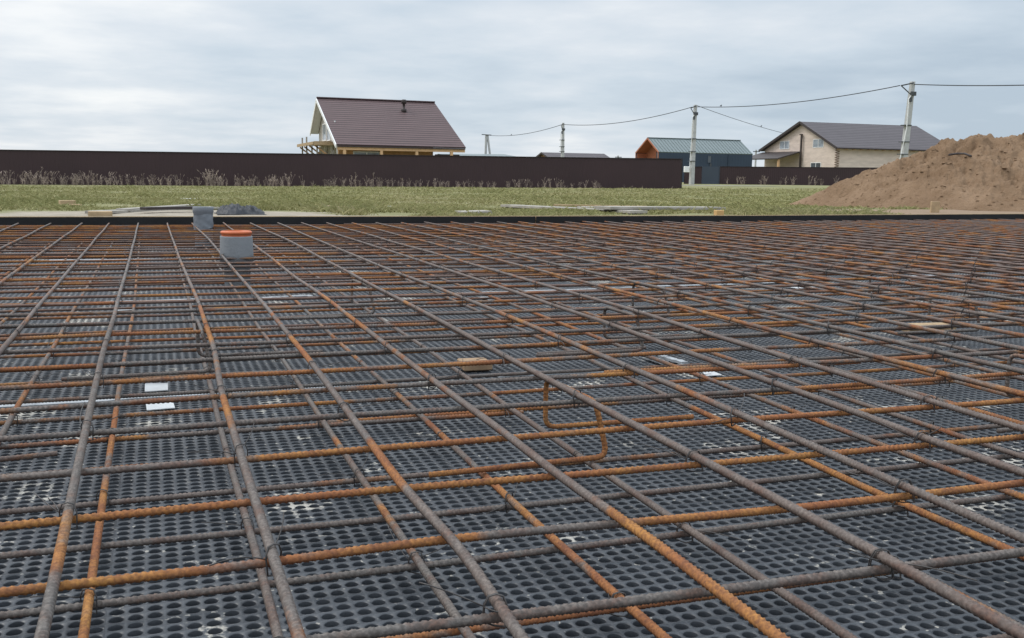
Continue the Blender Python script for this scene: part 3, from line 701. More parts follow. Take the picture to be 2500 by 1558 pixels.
plank((1120, 526), (1190, 524), .25, .03, M_OLDWOOD, 'short grey board barely showing above the formwork in the middle')
plank((2402, 515), (2478, 512), .10, .03, M_WOOD, 'short yellow plank at the foot of dirt heap')
WB = 'wooden offcuts behind the formwork'
def gblock(px, w_, l_, h_, rz, m, label):
    p_ = ground_pt(*px); o = MB().box(-w_/2, w_/2, 0, l_, 0, h_).build('wood_block', m, None, False, .004); o.location = (p_.x, p_.y, p_.z-.01); o.rotation_euler = (0, 0, rz); tag(o, label, 'wood block', WB)
gblock((245, 528), .19, .09, .05, .05, M_WOOD, 'yellow wooden block at the formwork edge left of the grey pipe')
gblock((167, 502), .17, .10, .07, .3, M_WOOD, 'small yellow wooden block in the grass at far left')
gblock((182, 503), .14, .04, .03, -.4, M_WOOD, 'thin wooden offcut touching the small block in the grass at far left')
gblock((1759, 526), .085, .07, .062, .0, mat('orange_block_wood', (.55, .34, .15), .8), 'bright orange yellow wooden block at the end of the wide grey boards')
gblock((462, 487), .30, .06, .025, -.2, M_WHITE, 'small whitish stick lying in the grass above the grey pipe')
gblock((957, 507), .07, .05, .03, .2, M_WHITE, 'tiny white scrap lying alone in the grass')
sp_ = ground_pt(2281, 519); sp_.z -= .08
o = MB().box(-.055, .055, -.02, .02, 0, sp_.z*0+ (at_y(2281, 492, sp_.y).z-sp_.z)).build('wooden_stake', M_WOOD, None, False, .004); o.location = sp_; o.rotation_euler = (0, .02, -.25)
tag(o, 'upright wooden stake driven in before the dirt heap', 'stake')
# black crumpled tarpaulin
tp = ground_pt(590, 525); vs = []; n = 44; m2_ = 22
for j in range(m2_):
    for i in range(n):
        u, v_ = i/(n-1)*2-1, j/(m2_-1)*2-1; rr = max(0, 1-(u*u*.9+v_*v_)); edge = fbm(u*1.5, v_*1.5, 8.)
        h = .072*rr**.6*(.75+.5*fbm(u*2.3, v_*2., 2.)) + .04*abs(fbm(u*5, v_*5, 5.))*rr**.3
        vs.append((tp.x+u*.21*(1+.15*edge), tp.y+.22+v_*.22*(1+.15*edge), tp.z+.004+max(h, 0)+ .03*max(0, -u)*rr))
o = MB().add(vs, [(j*n+i, j*n+i+1, (j+1)*n+i+1, (j+1)*n+i) for j in range(m2_-1) for i in range(n-1)]).build('tarpaulin', M_TARP, None, True)
tag(o, 'crumpled black tarpaulin heap behind the formwork between the pipes', 'tarpaulin')

# ---------------------------------------------------------------- dirt heap
pk = at_r(2420, 430, 18.6)
ridge_px = [(1915, 496), (1945, 488), (2000, 464), (2080, 430), (2170, 394), (2235, 366), (2285, 347), (2300, 339), (2315, 337), (2328, 347), (2352, 345), (2368, 334), (2392, 328), (2420, 329), (2438, 337), (2470, 332), (2500, 331), (2560, 326), (2640, 330), (2760, 345), (2900, 380), (3100, 450)]
RP = [at_r(px, py, 18.6 + .35*math.sin(px*.013)) for px, py in ridge_px]
rdx = np.array([math.atan2(p_.x, p_.y) for p_ in RP]); rz_ = np.array([p_.z for p_ in RP])
na, nd = 420, 170
fa_ = np.linspace(rdx[0], rdx[-1], 600); fz_ = np.interp(fa_, rdx, rz_); kk = np.ones(61)/61; rzs = np.convolve(np.pad(fz_, 30, mode='edge'), kk, 'valid'); rzs[:30] = np.minimum(rzs[:30], fz_[:30])
def heap_top(a, dd):
    k = math.exp(-abs(dd)*1.6); return k*float(np.interp(a, rdx, rz_)) + (1-k)*float(np.interp(a, fa_, rzs))
a_s = np.linspace(rdx[0], rdx[-1], na); d_s = np.linspace(-5.2, 4.5, nd); vs = []
for dd in d_s:
    for a in a_s:
        top = heap_top(a, dd); r = 18.6
        g0 = ground_z(math.sin(a)*r, math.cos(a)*r); hgt = max(top-g0, 0)
        run = max(hgt*2.6, .4) if dd < 0 else max(hgt*1.7, .4)
        s = max(0, 1-abs(dd)/run); prof = s**(1.12 if dd < 0 else 1.0)
        rr = r+dd; x, y = math.sin(a)*rr, math.cos(a)*rr
        bump_ = .10*fbm(x*1.3, y*1.3, 2., 5) + 0.14*abs(fbm(x*2.2, y*3.0, 6., 5)) - .18*max(0, fbm(x*3.6, y*5., 3., 3)-.16) + .045*fbm(x*10, y*12, 1., 3)
        z = ground_z(x, y)+hgt*prof + bump_*min(1, s*hgt*1.6)*(1 if abs(dd) > .12 else .6) - (.06 if s <= 0 else 0) - .03
        vs.append((x, y, z))
o = MB().add(vs, [(j*na+i, j*na+i+1, (j+1)*na+i+1, (j+1)*na+i) for j in range(nd-1) for i in range(na-1)]).build('dirt_heap', M_DIRT, None, True)
tag(o, 'large brown heap of excavated soil at the right edge', 'dirt heap')
# loose clods on and at the foot of the heap: part of the heap
bm_ = MB(); hv = np.array(vs)
for _ in range(2600):
    i = random.randrange(len(hv)); p_ = hv[i]
    if p_[2] < ground_z(p_[0], p_[1])+.0 : continue
    s = random.uniform(.010, .036)*(1.6 if random.random() < .1 else 1); k = len(bm_.v)
    base = [(-1, 0, 0), (1, 0, 0), (0, -1, 0), (0, 1, 0), (0, 0, -.6), (0, 0, .7)]
    q = [Vector(b)*s*random.uniform(.7, 1.2)+Vector(p_) for b in base]
    bm_.add(q, [(0, 2, 5), (2, 1, 5), (1, 3, 5), (3, 0, 5), (2, 0, 4), (1, 2, 4), (3, 1, 4), (0, 3, 4)])
c = bm_.build('soil_clods', M_DIRT, o); c['kind'] = 'stuff'
# a root lying on the heap
ra, rb = None, None
rt = []
for px, py in ((2312, 383), (2330, 380), (2350, 380), (2366, 386)):
    d = ray(px, py); best = None
    for r in np.arange(14, 18.6, .02):
        q = Vector((0, 0, 1))+d*(r/math.hypot(d.x, d.y)); a = math.atan2(q.x, q.y); dd = r-18.6
        top = float(np.interp(a, rdx, rz_)); g0 = ground_z(math.sin(a)*18.6, math.cos(a)*18.6); hg = max(top-g0, 0); s = max(0, 1-abs(dd)/max(hg*2.6, .4))
        if q.z < ground_z(q.x, q.y)+hg*s**1.12+.06: best = q; break
    if best is not None: rt.append(best+Vector((0, -.04, .03)))
if len(rt) > 1: tag(MB().tube(rt, .016, 6).build('dead_branch', M_DKTRIM, None, True), 'dark curved dead branch lying on the dirt heap', 'branch')

# ---------------------------------------------------------------- grass and weeds
def grass():
    N = 105000; Vs = []; Ts = []
    t = 10**rng.uniform(math.log10(.25), math.log10(56), N)
    ang = rng.uniform(math.radians(-13), math.radians(53), N)
    for i in range(N):
        y = 8.1+t[i]; x = y*math.tan(ang[i])
        if abs(x) > 75: continue
        y = fw_y(x)+t[i]
        if soil_at(x, y)+.45*fbm(x*1.5, y*1.5, 9.) > .30: continue
        if fbm(x*.6, y*.4, 4.) < -.42 and t[i] < 25: continue
        z = ground_z(x, y)
        a_ = math.atan2(x, y); r_ = math.hypot(x, y)
        if rdx[0] < a_ < rdx[-1] and 13 < r_ < 23:
            top = float(np.interp(a_, rdx, rz_)); hg = top-z
            if hg > .05 and abs(r_-18.6) < hg*2.5: continue
        k = 5; dist = math.hypot(x, y)
        tall = max(.3, 1+.9*fbm(x*.35, y*.35, 5.))
        for q in range(k):
            ox, oy = random.gauss(0, .05+.002*dist), random.gauss(0, .05+.003*dist); h = random.uniform(.008, .028)*tall*(1+.022*dist)*(1.9 if random.random() < .04 else 1); wd = .0014+.00027*dist
            th = random.uniform(0, 6.28); lx, ly = random.gauss(0, .8)*h, random.gauss(0, .8)*h
            c_, s_ = math.cos(th)*wd, math.sin(th)*wd; b = len(Vs)
            Vs.extend([(x+ox-c_, y+oy-s_, z-.01), (x+ox+c_, y+oy+s_, z-.01), (x+ox+lx*.5+c_*.6, y+oy+ly*.5+s_*.6, z+h*.6), (x+ox+lx*1.3, y+oy+ly*1.3, z+h)])
            Ts.extend([(b, b+1, b+2), (b, b+2, b+3)])
    me_ = np_mesh('meadow_grass', Vs, np.zeros((0, 4)), False, Ts)
    tag(link_mesh('meadow_grass', me_, M_GRASS), 'short olive green meadow grass between formwork and fence', 'grass', kind='stuff')
grass()

# ---------------------------------------------------------------- brown fence
def fence(p0, p1, z0a, z0b, h, label, panels, group=None):
    root = empty('sheet_fence', (p0[0], p0[1], z0a), label, 'fence', group)
    d = Vector((p1[0]-p0[0], p1[1]-p0[1], 0)); L = d.length; d.normalize(); nrm = Vector((d.y, -d.x, 0))
    m = MB(); prof = []; s = 0.; per = .25                      # trapezoidal profiled sheet
    while s < L:
        for ds, off in ((0, 0), (.10, 0), (.125, -.008), (.225, -.008)):
            if s+ds <= L: prof.append((s+ds, off))
        s += per
    vs = []
    for s, off in prof:
        q = Vector((p0[0], p0[1], 0))+d*s-nrm*off; zb = z0a+(z0b-z0a)*s/L
        vs += [(q.x, q.y, zb-.1), (q.x, q.y, zb+h)]
    m.add(vs, [(2*i, 2*i+2, 2*i+3, 2*i+1) for i in range(len(prof)-1)]).build('profiled_sheet', M_FENCE, root)
    a = Vector((p0[0], p0[1], z0a+h+.02))+nrm*.02; b = Vector((p1[0], p1[1], z0b+h+.02))+nrm*.02
    MB().bar(a, b, .07, .05).build('top_rail', M_FENCE_TRIM, root)
    for i in range(panels+1):
        q = Vector((p0[0], p0[1], 0))+d*(L*i/panels)-nrm*.12; zb = z0a+(z0b-z0a)*i/panels
        MB().box(q.x-.04, q.x+.04, q.y-.04, q.y+.04, zb-.3, zb+h-.03).build('post', M_FENCE_TRIM, root)
    return root
def at_depth(px, py, dep): return Vector((0, 0, CAMZ)) + ray(px, py)*dep
fa, fb = at_depth(0, 450, 60.2), at_depth(1664, 461, 69.5)
fd = (fb-fa); fa2 = fa-fd*.16
fence((fa2.x, fa2.y), (fb.x, fb.y), fa2.z, fb.z, 2.0, 'long dark brown profiled metal fence across the meadow', 18)
ga, gb = at_depth(1671, 453, 113), at_depth(1712, 453, 113)
fence((ga.x, ga.y), (gb.x, gb.y), ga.z, gb.z, 2.05, 'short dark fence piece between the long brown fence and the blue gate', 1)
gc, gd = at_depth(1752, 451, 114), at_depth(2230, 453, 119)
fence((gc.x, gc.y), (gd.x, gd.y), gc.z, gd.z, 2.0, 'dark brown fence in front of the log house, ending behind the heap', 7)
root = empty('sheet_gate', (gb.x+.1, gb.y, gb.z), 'slate blue sheet metal gate between two dark fence pieces behind the pole', 'gate')
MB().box(gb.x+.06, gc.x-.06, gb.y-.02, gb.y+.03, gb.z, gb.z+2.1).build('gate_leaf', M_BLUEGATE, root)
MB().box(gb.x, gb.x+.055, gb.y-.05, gb.y+.05, gb.z-.2, gb.z+2.15).build('post', M_BLUEGATE, root)
MB().box(gc.x-.055, gc.x, gb.y-.05, gb.y+.05, gb.z-.2, gb.z+2.15).build('post', M_BLUEGATE, root)
# gravel verge along the far street
va, vb = at_depth(1655, 457, 92), at_depth(1905, 457, 94)
mb = MB(); k = 24
vs = []
for i in range(k+1):
    q = va+(vb-va)*i/k; z = ground_z(q.x, q.y)+.02
    vs += [(q.x, q.y-.6, z), (q.x, q.y+3.5, ground_z(q.x, q.y+5)+.02)]
mb.add(vs, [(2*i, 2*i+2, 2*i+3, 2*i+1) for i in range(k)])
tag(mb.build('gravel_road', mat('pale_gravel_road', (.27, .255, .22), .95, .2, 2.)), kind='structure')

# dry weeds
def weed_mesh(v):
    r = random.Random(100+v); m = MB(); big = v >= 5
    for q in range(r.randint(7, 12) if not big else 22):
        h = r.uniform(.3, 1.)*(1 if not big else .6)+(.4 if big else 0); a = r.uniform(0, 6.28); sp = r.uniform(0, .14)
        ln, l2 = r.gauss(0, .30 if not big else .24), r.gauss(0, .2)
        p0 = Vector((math.cos(a)*sp, math.sin(a)*sp, -.05)); P = [p0+Vector((ln*h*t**1.4, l2*h*t**1.4, h*(t-.10*abs(ln)*t*t))) for t in (0, .35, .7, 1.)]
        m.tube(P, [.0075, .0065, .0055, .004], 3)
        hd, up = P[-1], (P[-1]-P[-2]).normalized()
        if r.random() < .45:                              # umbel
            for b in range(5):
                d = (up+Vector((r.gauss(0, .7), r.gauss(0, .7), .1))).normalized()*r.uniform(.05, .11); m.tube([hd, hd+d*.7, hd+d], [.004, .005, .012], 3)
        else:                                             # feathery seed head, drooping a little
            dr = Vector((r.gauss(0, .03), r.gauss(0, .03), -.01)); m.tube([hd-up*.13, hd-up*.04, hd+up*.05+dr, hd+up*.12+dr*2.2], [.005, r.uniform(.012, .022), .012, .003], 4)
        for b in range(r.randint(0, 3)):
            q0 = P[1].lerp(P[3], r.random()); d = Vector((r.gauss(0, 1), r.gauss(0, 1), r.uniform(-.2, 1.))).normalized()*r.uniform(.06, .2)
            m.tube([q0, q0+d*.6, q0+d], [.0045, .008, .003], 3)
    return m
wmesh = []
for v in range(6):
    o = weed_mesh(v).build('dry_weed', M_WEED); wmesh.append(o.data); bpy.data.objects.remove(o)
def weed(px, ht, off=.9, big=False, label=None, group='dry weeds along the brown fence'):
    t = (px-0)/1664.; p_ = fa+fd*t; d = ray(px, 455); s = None
    # point on the line just before the fence, in the pixel's direction
    k = (fa.y-off + (fb.y-fa.y)*t)/d.y; x, y = d.x*k, d.y*k
    o = link_mesh('dry_weed', wmesh[5] if big else random.choice(wmesh[:5]), M_WEED); o.location = (x, y, min(ground_z(x, y), p_.z)); o.rotation_euler = (0, 0, random.uniform(0, 6.28)); o.scale = (ht, ht, ht)
    tag(o, label or 'thin dry brown weed stalks standing against the long brown fence', 'dry weed', group)
for _ in range(70): 
    px = random.uniform(0, 1500); weed(px, random.uniform(.22, .6)*(1.25 if px < 700 else .9), random.uniform(.3, 1.6))
wl = [(8, .9), (20, 1.0), (38, .75), (52, .8), (64, .8), (76, .9), (88, .9), (102, 1.1), (114, .9), (128, .9), (150, .5), (165, .55), (178, .6), (192, .8), (203, .9), (214, .9), (226, .9), (238, .8), (252, .6), (272, .9), (285, .6),
      (300, .75), (315, .75), (335, .7), (352, .8), (365, .6), (378, .8), (392, .6), (412, .5), (428, .55), (442, .8), (458, .55), (470, .5), (482, .6), (505, .95), (536, .95), (556, .55), (572, .55), (585, .8), (598, .5), (615, .75), (633, .6),
      (664, .8), (678, .75), (690, .6), (703, .95), (738, .75), (760, .4), (795, .55), (806, .5), (820, .75), (838, .65), (855, .7), (866, .95), (880, .5), (895, .75), (908, 1.0), (922, .7), (935, .6), (947, .55), (960, .6), (978, .65), (1000, .6), (1015, .5), (1028, .55),
      (1042, .55), (1060, .65), (1075, .5), (1096, .5), (1118, .4), (1135, .5), (1155, .5), (1170, .5), (1190, .45), (1205, .35), (1240, .5), (1255, .6), (1270, .65), (1283, .7), (1298, .5), (1312, .45), (1328, .75), (1345, .75), (1360, .75), (1374, .65), (1395, .4), (1412, .5), (1428, .6), (1452, .6), (1462, .4), (1522, .3), (1545, .25), (1570, .25), (1640, .2)]
for px, ht in wl: weed(px+random.uniform(-3, 3), ht*.95, random.uniform(.5, 1.5))
weed(516, 1.05, 1.2, True, 'dense bushy clump of reddish dry weeds against the long brown fence', None)
for px in (1775, 1800, 1808, 1818, 1858, 1868, 1905, 1918, 1935, 1975, 1990, 2005, 2040):
    p_ = at_depth(px, 452, 110); o = link_mesh('dry_weed', random.choice(wmesh[:5]), M_WEED); o.location = (p_.x, p_.y, min(ground_z(p_.x, p_.y), p_.z+.2)); s = random.uniform(.7, 1.2); o.scale = (s, s, s); o.rotation_euler = (0, 0, random.uniform(0, 6))
    tag(o, 'thin dry weed stalks before the dark fence of the log house', 'dry weed', 'dry weeds before the log house fence')

# ---------------------------------------------------------------- houses
def window(root, face, c, wd, h, ext, glass=None, frame=None, mull=1):
    """face 'y' looks towards -Y, 'x' looks towards -X; c is the centre on the wall plane"""
    g = glass or M_GLASSL; fm = frame or M_WHITE; t = .09; m = MB(); mp = MB()
    def bx(mm, u0, u1, z0, z1, o0, o1):
        if face == 'y': mm.box(c[0]+u0, c[0]+u1, c[1]-o1, c[1]-o0, c[2]+z0, c[2]+z1)
        else: mm.box(c[0]-o1, c[0]-o0, c[1]+u0, c[1]+u1, c[2]+z0, c[2]+z1)
    bx(m, -wd/2, -wd/2+t, -h/2, h/2, .0, .07); bx(m, wd/2-t, wd/2, -h/2, h/2, .0, .07); bx(m, -wd/2+t, wd/2-t, h/2-t, h/2, .0, .07); bx(m, -wd/2+t, wd/2-t, -h/2, -h/2+t, .0, .07)
    for k in range(mull): u = -wd/2+wd*(k+1)/(mull+1); bx(m, u-t/2, u+t/2, -h/2+t, h/2-t, .01, .065)
    bx(mp, -wd/2+t, wd/2-t, -h/2+t, h/2-t, .005, .03)
    f = m.build('window', fm, root); p_ = mp.build('pane', g, f, False); p_.matrix_parent_inverse = Matrix.Identity(4)
    return f
def gable(root, x, y0, z0, ya, za, y1, z1, zb, m, th=.2, name='wall'):
    """gable wall in the plane x, thickness th towards +X"""
    pts = [(y0, zb), (y1, zb), (y1, z1), (ya, za), (y0, z0)]
    mb_ = MB(); vs = [(x, y, z) for y, z in pts]+[(x+th, y, z) for y, z in pts]; k = 5
    mb_.add(vs, [tuple(reversed(range(k))), tuple(range(k, 2*k))]+[(i, (i+1) % k, (i+1) % k+k, i+k) for i in range(k)])
    return mb_.build(name, m, root)
def house1():
    yf, ya, yb = 80., 89.89, 93.94; ze, za, zb = 3.27, 7.43, 4.64; xl, xr = 13.46, 24.0
    root = empty('timber_house', (xl, yf, 0), 'unfinished timber house with a steep mauve brown tiled roof behind the fence', 'house')
    r = MB(); r.slab([(xl, yf, ze), (xr, yf, ze), (xr, ya, za), (xl, ya, za)], .10); r.slab([(xl, ya, za+.002), (xr, ya, za+.002), (xr, yb, zb), (xl, yb, zb)], .10)
    rf = r.build('roof', M_ROOFB, root)
    MB().bar((xl, ya, za+.06), (xr, ya, za+.06), .3, .12).build('ridge_cap', M_ROOFB, rf).matrix_parent_inverse = Matrix.Identity(4)
    f = MB(); f.bar((xl-.03, yf-.02, ze-.16), (xl-.03, ya, za-.16), .06, .30); f.build('fascia', M_WHITE, root)
    f = MB(); f.bar((xl-.03, ya, za-.16), (xl-.03, yb+.02, zb-.16), .06, .30); f.build('fascia', M_WHITE, root)
    s = MB(); s.slab([(xl+.02, yf+.2, ze-.02), (xl+.02, ya, za-.18), (xl+.69, ya, za-.18), (xl+.69, yf+.2, ze-.02)], -.03); s.slab([(xl+.02, ya, za-.18), (xl+.02, yb-.1, zb-.10), (xl+.69, yb-.1, zb-.10), (xl+.69, ya, za-.18)], -.03)
    s.build('soffit', mat('pale_grey_soffit', (.60, .64, .68), .7, .05), root)
    MB().box(xl+.05, xr-.05, yf-.04, yf+.02, ze-.20, ze-.10).build('gutter', M_DKTRIM, root)
    MB().box(xl+.1, xr-.05, yf+.06, yf+.30, ze-.42, ze-.20).build('eave_beam', M_BEAM, root)
    wx0, wx1, wy = xl+.70, xr-2.3, yf+1.7
    MB().box(xl+.45, wx1, wy, wy+.2, .1, ze+.3).build('front_wall', M_OSB, root)
    gw = gable(root, wx0, wy+.2, ze+.45, ya, za-.3, yb-.5, zb-.05, .1, M_PLASTER)
    MB().box(wx1-.22, wx1, wy+.2, yb-.5, .1, ze).build('side_wall', M_OSB, root)
    for px in (841, 931, 1017, 1102):
        x = at_y(px, 375, yf+.2).x; MB().box(x-.11, x+.11, yf+.07, yf+.29, .1, ze-.42).build('post', M_BEAM, root)
    x0, x1 = at_y(862, 370, wy).x, at_y(928, 370, wy).x
    window(root, 'y', ((x0+x1)/2, wy, 2.15), x1-x0, 1.3, 0, M_GLASSL, M_WHITE, 1)
    # tall gable glazing and posts under the overhang
    for k, (y0, y1) in enumerate(((84.5, 86.3), (86.7, 88.6), (89.0, 91.0))):
        window(root, 'x', (wx0, (y0+y1)/2, 4.55 if k != 1 else 4.85), y1-y0, 1.5 if k != 1 else 2.2, 0, M_GLASSL, M_WHITE, 0)
    for y in (82.6, 85.6, 88.8, 92.0):
        MB().box(wx0-.22, wx0-.04, y-.1, y+.1, .1, 3.3).build('post', M_WHITE, root)
    # timber balcony platform with braces
    bx0 = 12.15
    d = MB(); d.box(bx0, wx0-.02, 83.2, 92.6, 3.42, 3.50); d.build('balcony_deck', M_WOOD, root)
    d = MB(); d.box(bx0+.02, wx0-.02, 83.10, 83.19, 3.25, 3.56); d.box(bx0-.08, bx0, 83.1, 92.6, 3.28, 3.52); d.build('deck_edge', M_WOOD, root)
    for y in (83.6, 86.5, 89.6, 92.3):
        MB().bar((bx0+.15, y, 3.26), (wx0-.3, y, 2.1), .12, .12).build('brace', M_BEAM, root)
        MB().box(bx0+.3, bx0+.42, y-.06, y+.06, .0, 4.1 if y > 88 else 3.24).build('scaffold_pole', M_OLDWOOD, root)
    for y, z0, z1 in ((83.6, .1, 2.9), (86.5, .1, 2.9)):
        MB().box(wx0-.5, wx0-.3, y-.1, y+.1, z0, z1).build('pillar', M_PLASTER, root)
    # rear lean-to at the right
    q = at_y(1093, 372, 86.); MB().box(q.x-1.0, q.x+.9, 85.4, 86.6, 2.62, 2.78).build('lean_to_roof', M_DKTRIM, root)
    MB().box(q.x+.3, q.x+.5, 85.9, 86.1, .1, 2.61).build('post', M_BEAM, root)
    window(root, 'y', (q.x-.35, 86.2, 1.95), 1.1, 1.1, 0, M_GLASSL, M_WHITE, 1)
    # roof vent
    t = 1-(268-240)/117.; vy = ya-(ya-yf)*.24; vz = za-(za-ze)*.24; vx = at_y(986, 262, vy).x
    v = MB().lathe((vx, vy, 0), [(.02, vz-.1), (.24, vz-.1), (.24, vz+.18), (.11, vz+.24), (.11, vz+.62), (.22, vz+.64), (.22, vz+.95), (.16, vz+1.0), (.01, vz+1.0)], 14).build('vent_pipe', M_DKTRIM, rf, True); v.matrix_parent_inverse = Matrix.Identity(4)
    return root
house1()

def grey_house():
    yf, ya, yb = 135., 138.73, 142.6; ze, za = 4.86, 6.97; xl, xr = 70.07, 86.1; b0 = .0
    root = empty('barn_house', (xl, yf, 0), 'dark slate barn style house with grey green metal roof and orange gable', 'house')
    r = MB(); r.slab([(xl, yf, ze), (xr, yf, ze), (xr, ya, za), (xl, ya, za)], .16); r.slab([(xl, ya, za+.002), (xr, ya, za+.002), (xr, yb, ze), (xl, yb, ze)], .16)
    k = 0; x = xl+.35
    while x < xr: r.bar((x, yf-.01, ze+.02), (x, ya, za+.02), .05, .09); x += .55
    rf = r.build('roof', M_ROOFG, root)
    MB().bar((xl, ya, za+.05), (xr, ya, za+.05), .3, .10).build('ridge_cap', M_ROOFG, rf).matrix_parent_inverse = Matrix.Identity(4)
    MB().box(xl+.05, xr-.05, yf+.05, yf+.30, b0, ze-.10).build('front_wall', M_SLATE, root)
    MB().box(xl+.05, xr-.05, yb-.3, yb-.06, b0, ze-.10).build('rear_wall', M_SLATE, root)
    gable(root, xr-.35, yf+.3, ze-.1, ya, za-.2, yb-.3, ze-.1, b0, M_SLATE, name='end_wall')
    gable(root, xl+1.7, yf+.3, ze-.1, ya, za-.2, yb-.3, ze-.1, b0, M_ORWOOD, name='gable_wall')
    MB().box(xl+.06, xl+1.7, yf+.302, yf+.36, b0, ze-.12).build('porch_cheek', M_ORWOOD, root)
    MB().box(xl+.06, xl+1.7, yb-.36, yb-.302, b0, ze-.12).build('porch_cheek', M_ORWOOD, root)
    s = MB(); s.slab([(xl+.05, yf+.36, ze-.02), (xl+1.7, yf+.36, ze-.02), (xl+1.7, ya, za-.19), (xl+.05, ya, za-.19)], .03); s.slab([(xl+.05, ya, za-.19), (xl+1.7, ya, za-.19), (xl+1.7, yb-.36, ze-.02), (xl+.05, yb-.36, ze-.02)], .03)
    s.build('porch_ceiling', M_ORWOOD, root)
    f = MB(); f.bar((xl-.03, yf, ze-.08), (xl-.03, ya, za-.08), .05, .24); f.bar((xl-.03, ya, za-.085), (xl-.03, yb, ze-.085), .05, .24); f.box(xl-.05, xl+.0, yf, yf+.16, b0, ze-.15); f.box(xl-.05, xl+.0, yb-.16, yb, b0, ze-.15)
    f.build('gable_frame', M_ORWOOD, root)
    window(root, 'x', (xl+1.7, ya-.5, 4.3), 1.5, 2.0, 0, M_GLASS, M_ORWOOD, 0)
    q = at_y(1732, 389, yf+.05); window(root, 'y', (q.x, yf+.05, q.z), .75, 1.15, 0, M_GLASS, M_SLATE, 0)
    q = at_y(1731, 404, yf+.05); MB().box(q.x+.1, q.x+.35, yf-.06, yf+.05, q.z-.6, q.z+.3).build('wall_lamp', M_STEELD, root)
    q = at_y(1779, 372, yf); MB().box(q.x-.05, q.x+.05, yf-.05, yf+.05, b0, ze-.12).build('downpipe', M_SLATE, root)
grey_house()

def log_house():
    yf, ya, yb = 135., 145.09, 156.8; ze, za, zbk = 6.20, 10.63, 6.15; xl, xr = 101.2, 125.; b0 = .2
    root = empty('log_house', (xl, yf, 0), 'pale pinkish log house with dark tiled roof and porch behind the heap', 'house')
    zm = za
    r = MB(); r.slab([(xl, yf, ze), (xr, yf, ze), (xr, ya, za), (xl, ya, za)], .20); r.slab([(xl, ya, za+.002), (xr, ya, za+.002), (xr, yb, zbk), (xl, yb, zbk)], .20)
    rf = r.build('roof', M_ROOFD, root)
    f = MB(); f.bar((xl-.03, yf-.05, ze-.12), (xl-.03, ya, za-.12), .07, .40); f.bar((xl-.03, ya, za-.125), (xl-.03, yb+.05, zbk-.125), .07, .40)
    f.build('fascia', M_DKTRIM, root)
    MB().box(xl, xr, yf-.12, yf-.02, ze-.20, ze-.06).build('gutter', M_DKTRIM, root)
    wx, wy = xl+.75, yf+.75
    gable(root, wx, wy, ze+.05, ya, za-.30, yb-.75, zbk+.05, b0, M_LOG, .3, 'gable_wall')
    MB().box(wx+.302, xr-.7, wy, wy+.3, b0, ze+.10).build('front_wall', M_LOG, root)
    m = MB(); z = b0
    i = 0
    while z < ze-.3:
        if i % 2: m.box(wx-.22, wx-.002, wy+.02, wy+.28, z, z+.19)
        else: m.box(wx+.02, wx+.28, wy-.22, wy-.002, z, z+.19)
        z += .19; i += 1
    m.build('corner_notch', mat('dark_log_ends', (.20, .14, .105), .85), root)  # log ends coloured darker than the wall so the corner stands out
    m = MB(); x = xl+.6
    while x < xr-.5: m.box(x, x+.14, yf+.0, wy-.01, ze-.30, ze-.17); x += 1.45
    m.build('rafter_end', M_BEAM, root)
    for (x0, x1, y0, y1), gl in (((1905, 1927, 345, 364), M_GLASSL), ((1986, 2011, 340, 360), M_GLASSL), ((1980, 2004, 397, 414), M_GLASS)):
        a, b = at_x(x0, y0, wx), at_x(x1, y1, wx)
        window(root, 'x', (wx, (a.y+b.y)/2, (a.z+b.z)/2), abs(a.y-b.y), abs(a.z-b.z), 0, gl, M_WHITE, 1)
    # porch lean-to at the left, facing the viewer
    a, b = at_x(1956, 372, wx-.05), at_x(1862, 375, wx-.05); o0, o1 = wx-4.6, wx-.02
    yk0, yk1 = a.y, b.y; zt = a.z
    MB().slab([(o0, yk0, zt-1.25), (o1, yk0, zt), (o1, yk1, zt), (o0, yk1, zt-1.25)], -.18).build('porch_roof', M_DKTRIM, root)
    for y in (yk0+.4, yk1-.4):
        MB().box(o0+.35, o0+.65, y-.15, y+.15, b0, zt-1.25).build('porch_post', M_BEAM, root)
    q = at_x(1928, 404, wx); MB().box(wx-.08, wx-.005, q.y-.9, q.y+.9, b0, b0+2.3).build('door', M_DOOR, root)
    q = at_x(1955, 370, wx-.35)
    MB().box(wx-.45, wx-.25, q.y-.15, q.y+.15, b0, at_x(1956, 330, wx-.35).z).build('flue_pipe', M_DKTRIM, root)
    c = at_x(1956, 330, wx-.35); MB().box(wx-.52, wx-.18, c.y-.25, c.y+.25, c.z+.005, c.z+.18).build('flue_cap', M_DKTRIM, root)
log_house()

def small_house():
    yf, ya, yb = 170., 174.15, 178.3; ze, za = 4.2, 5.37; xl, xr = 66.6, 79.1
    root = empty('small_house', (xl, yf, 0), 'low house of which only a dark brown gable roof shows above the fence', 'house')
    r = MB(); r.slab([(xl, yf, ze), (xr, yf, ze), (xr, ya, za), (xl, ya, za)], .15); r.slab([(xl, ya, za+.002), (xr, ya, za+.002), (xr, yb, ze), (xl, yb, ze)], .15); r.build('roof', M_ROOFD, root)
    gable(root, xl+.7, yf+.5, ze, ya, za-.2, yb-.5, ze, .2, M_OSB, .3, 'gable_wall'); MB().box(xl+1.0, xr-.5, yf+.5, yf+.8, .2, ze).build('front_wall', M_LOG, root)
    MB().bar((xl-.03, yf, ze-.1), (xl-.03, ya, za-.1), .06, .28).build('fascia', M_DKTRIM, root)
    MB().bar((xl-.03, ya, za-.1), (xl-.03, yb, ze-.1), .06, .28).build('fascia', M_DKTRIM, root)
small_house()
a, b = at_depth(1095, 376, 170), at_depth(1262, 378.5, 174)
root = empty('distant_shed', (a.x, a.y, 0), 'far low shed showing only a thin blue grey roof line above the fence', 'shed')
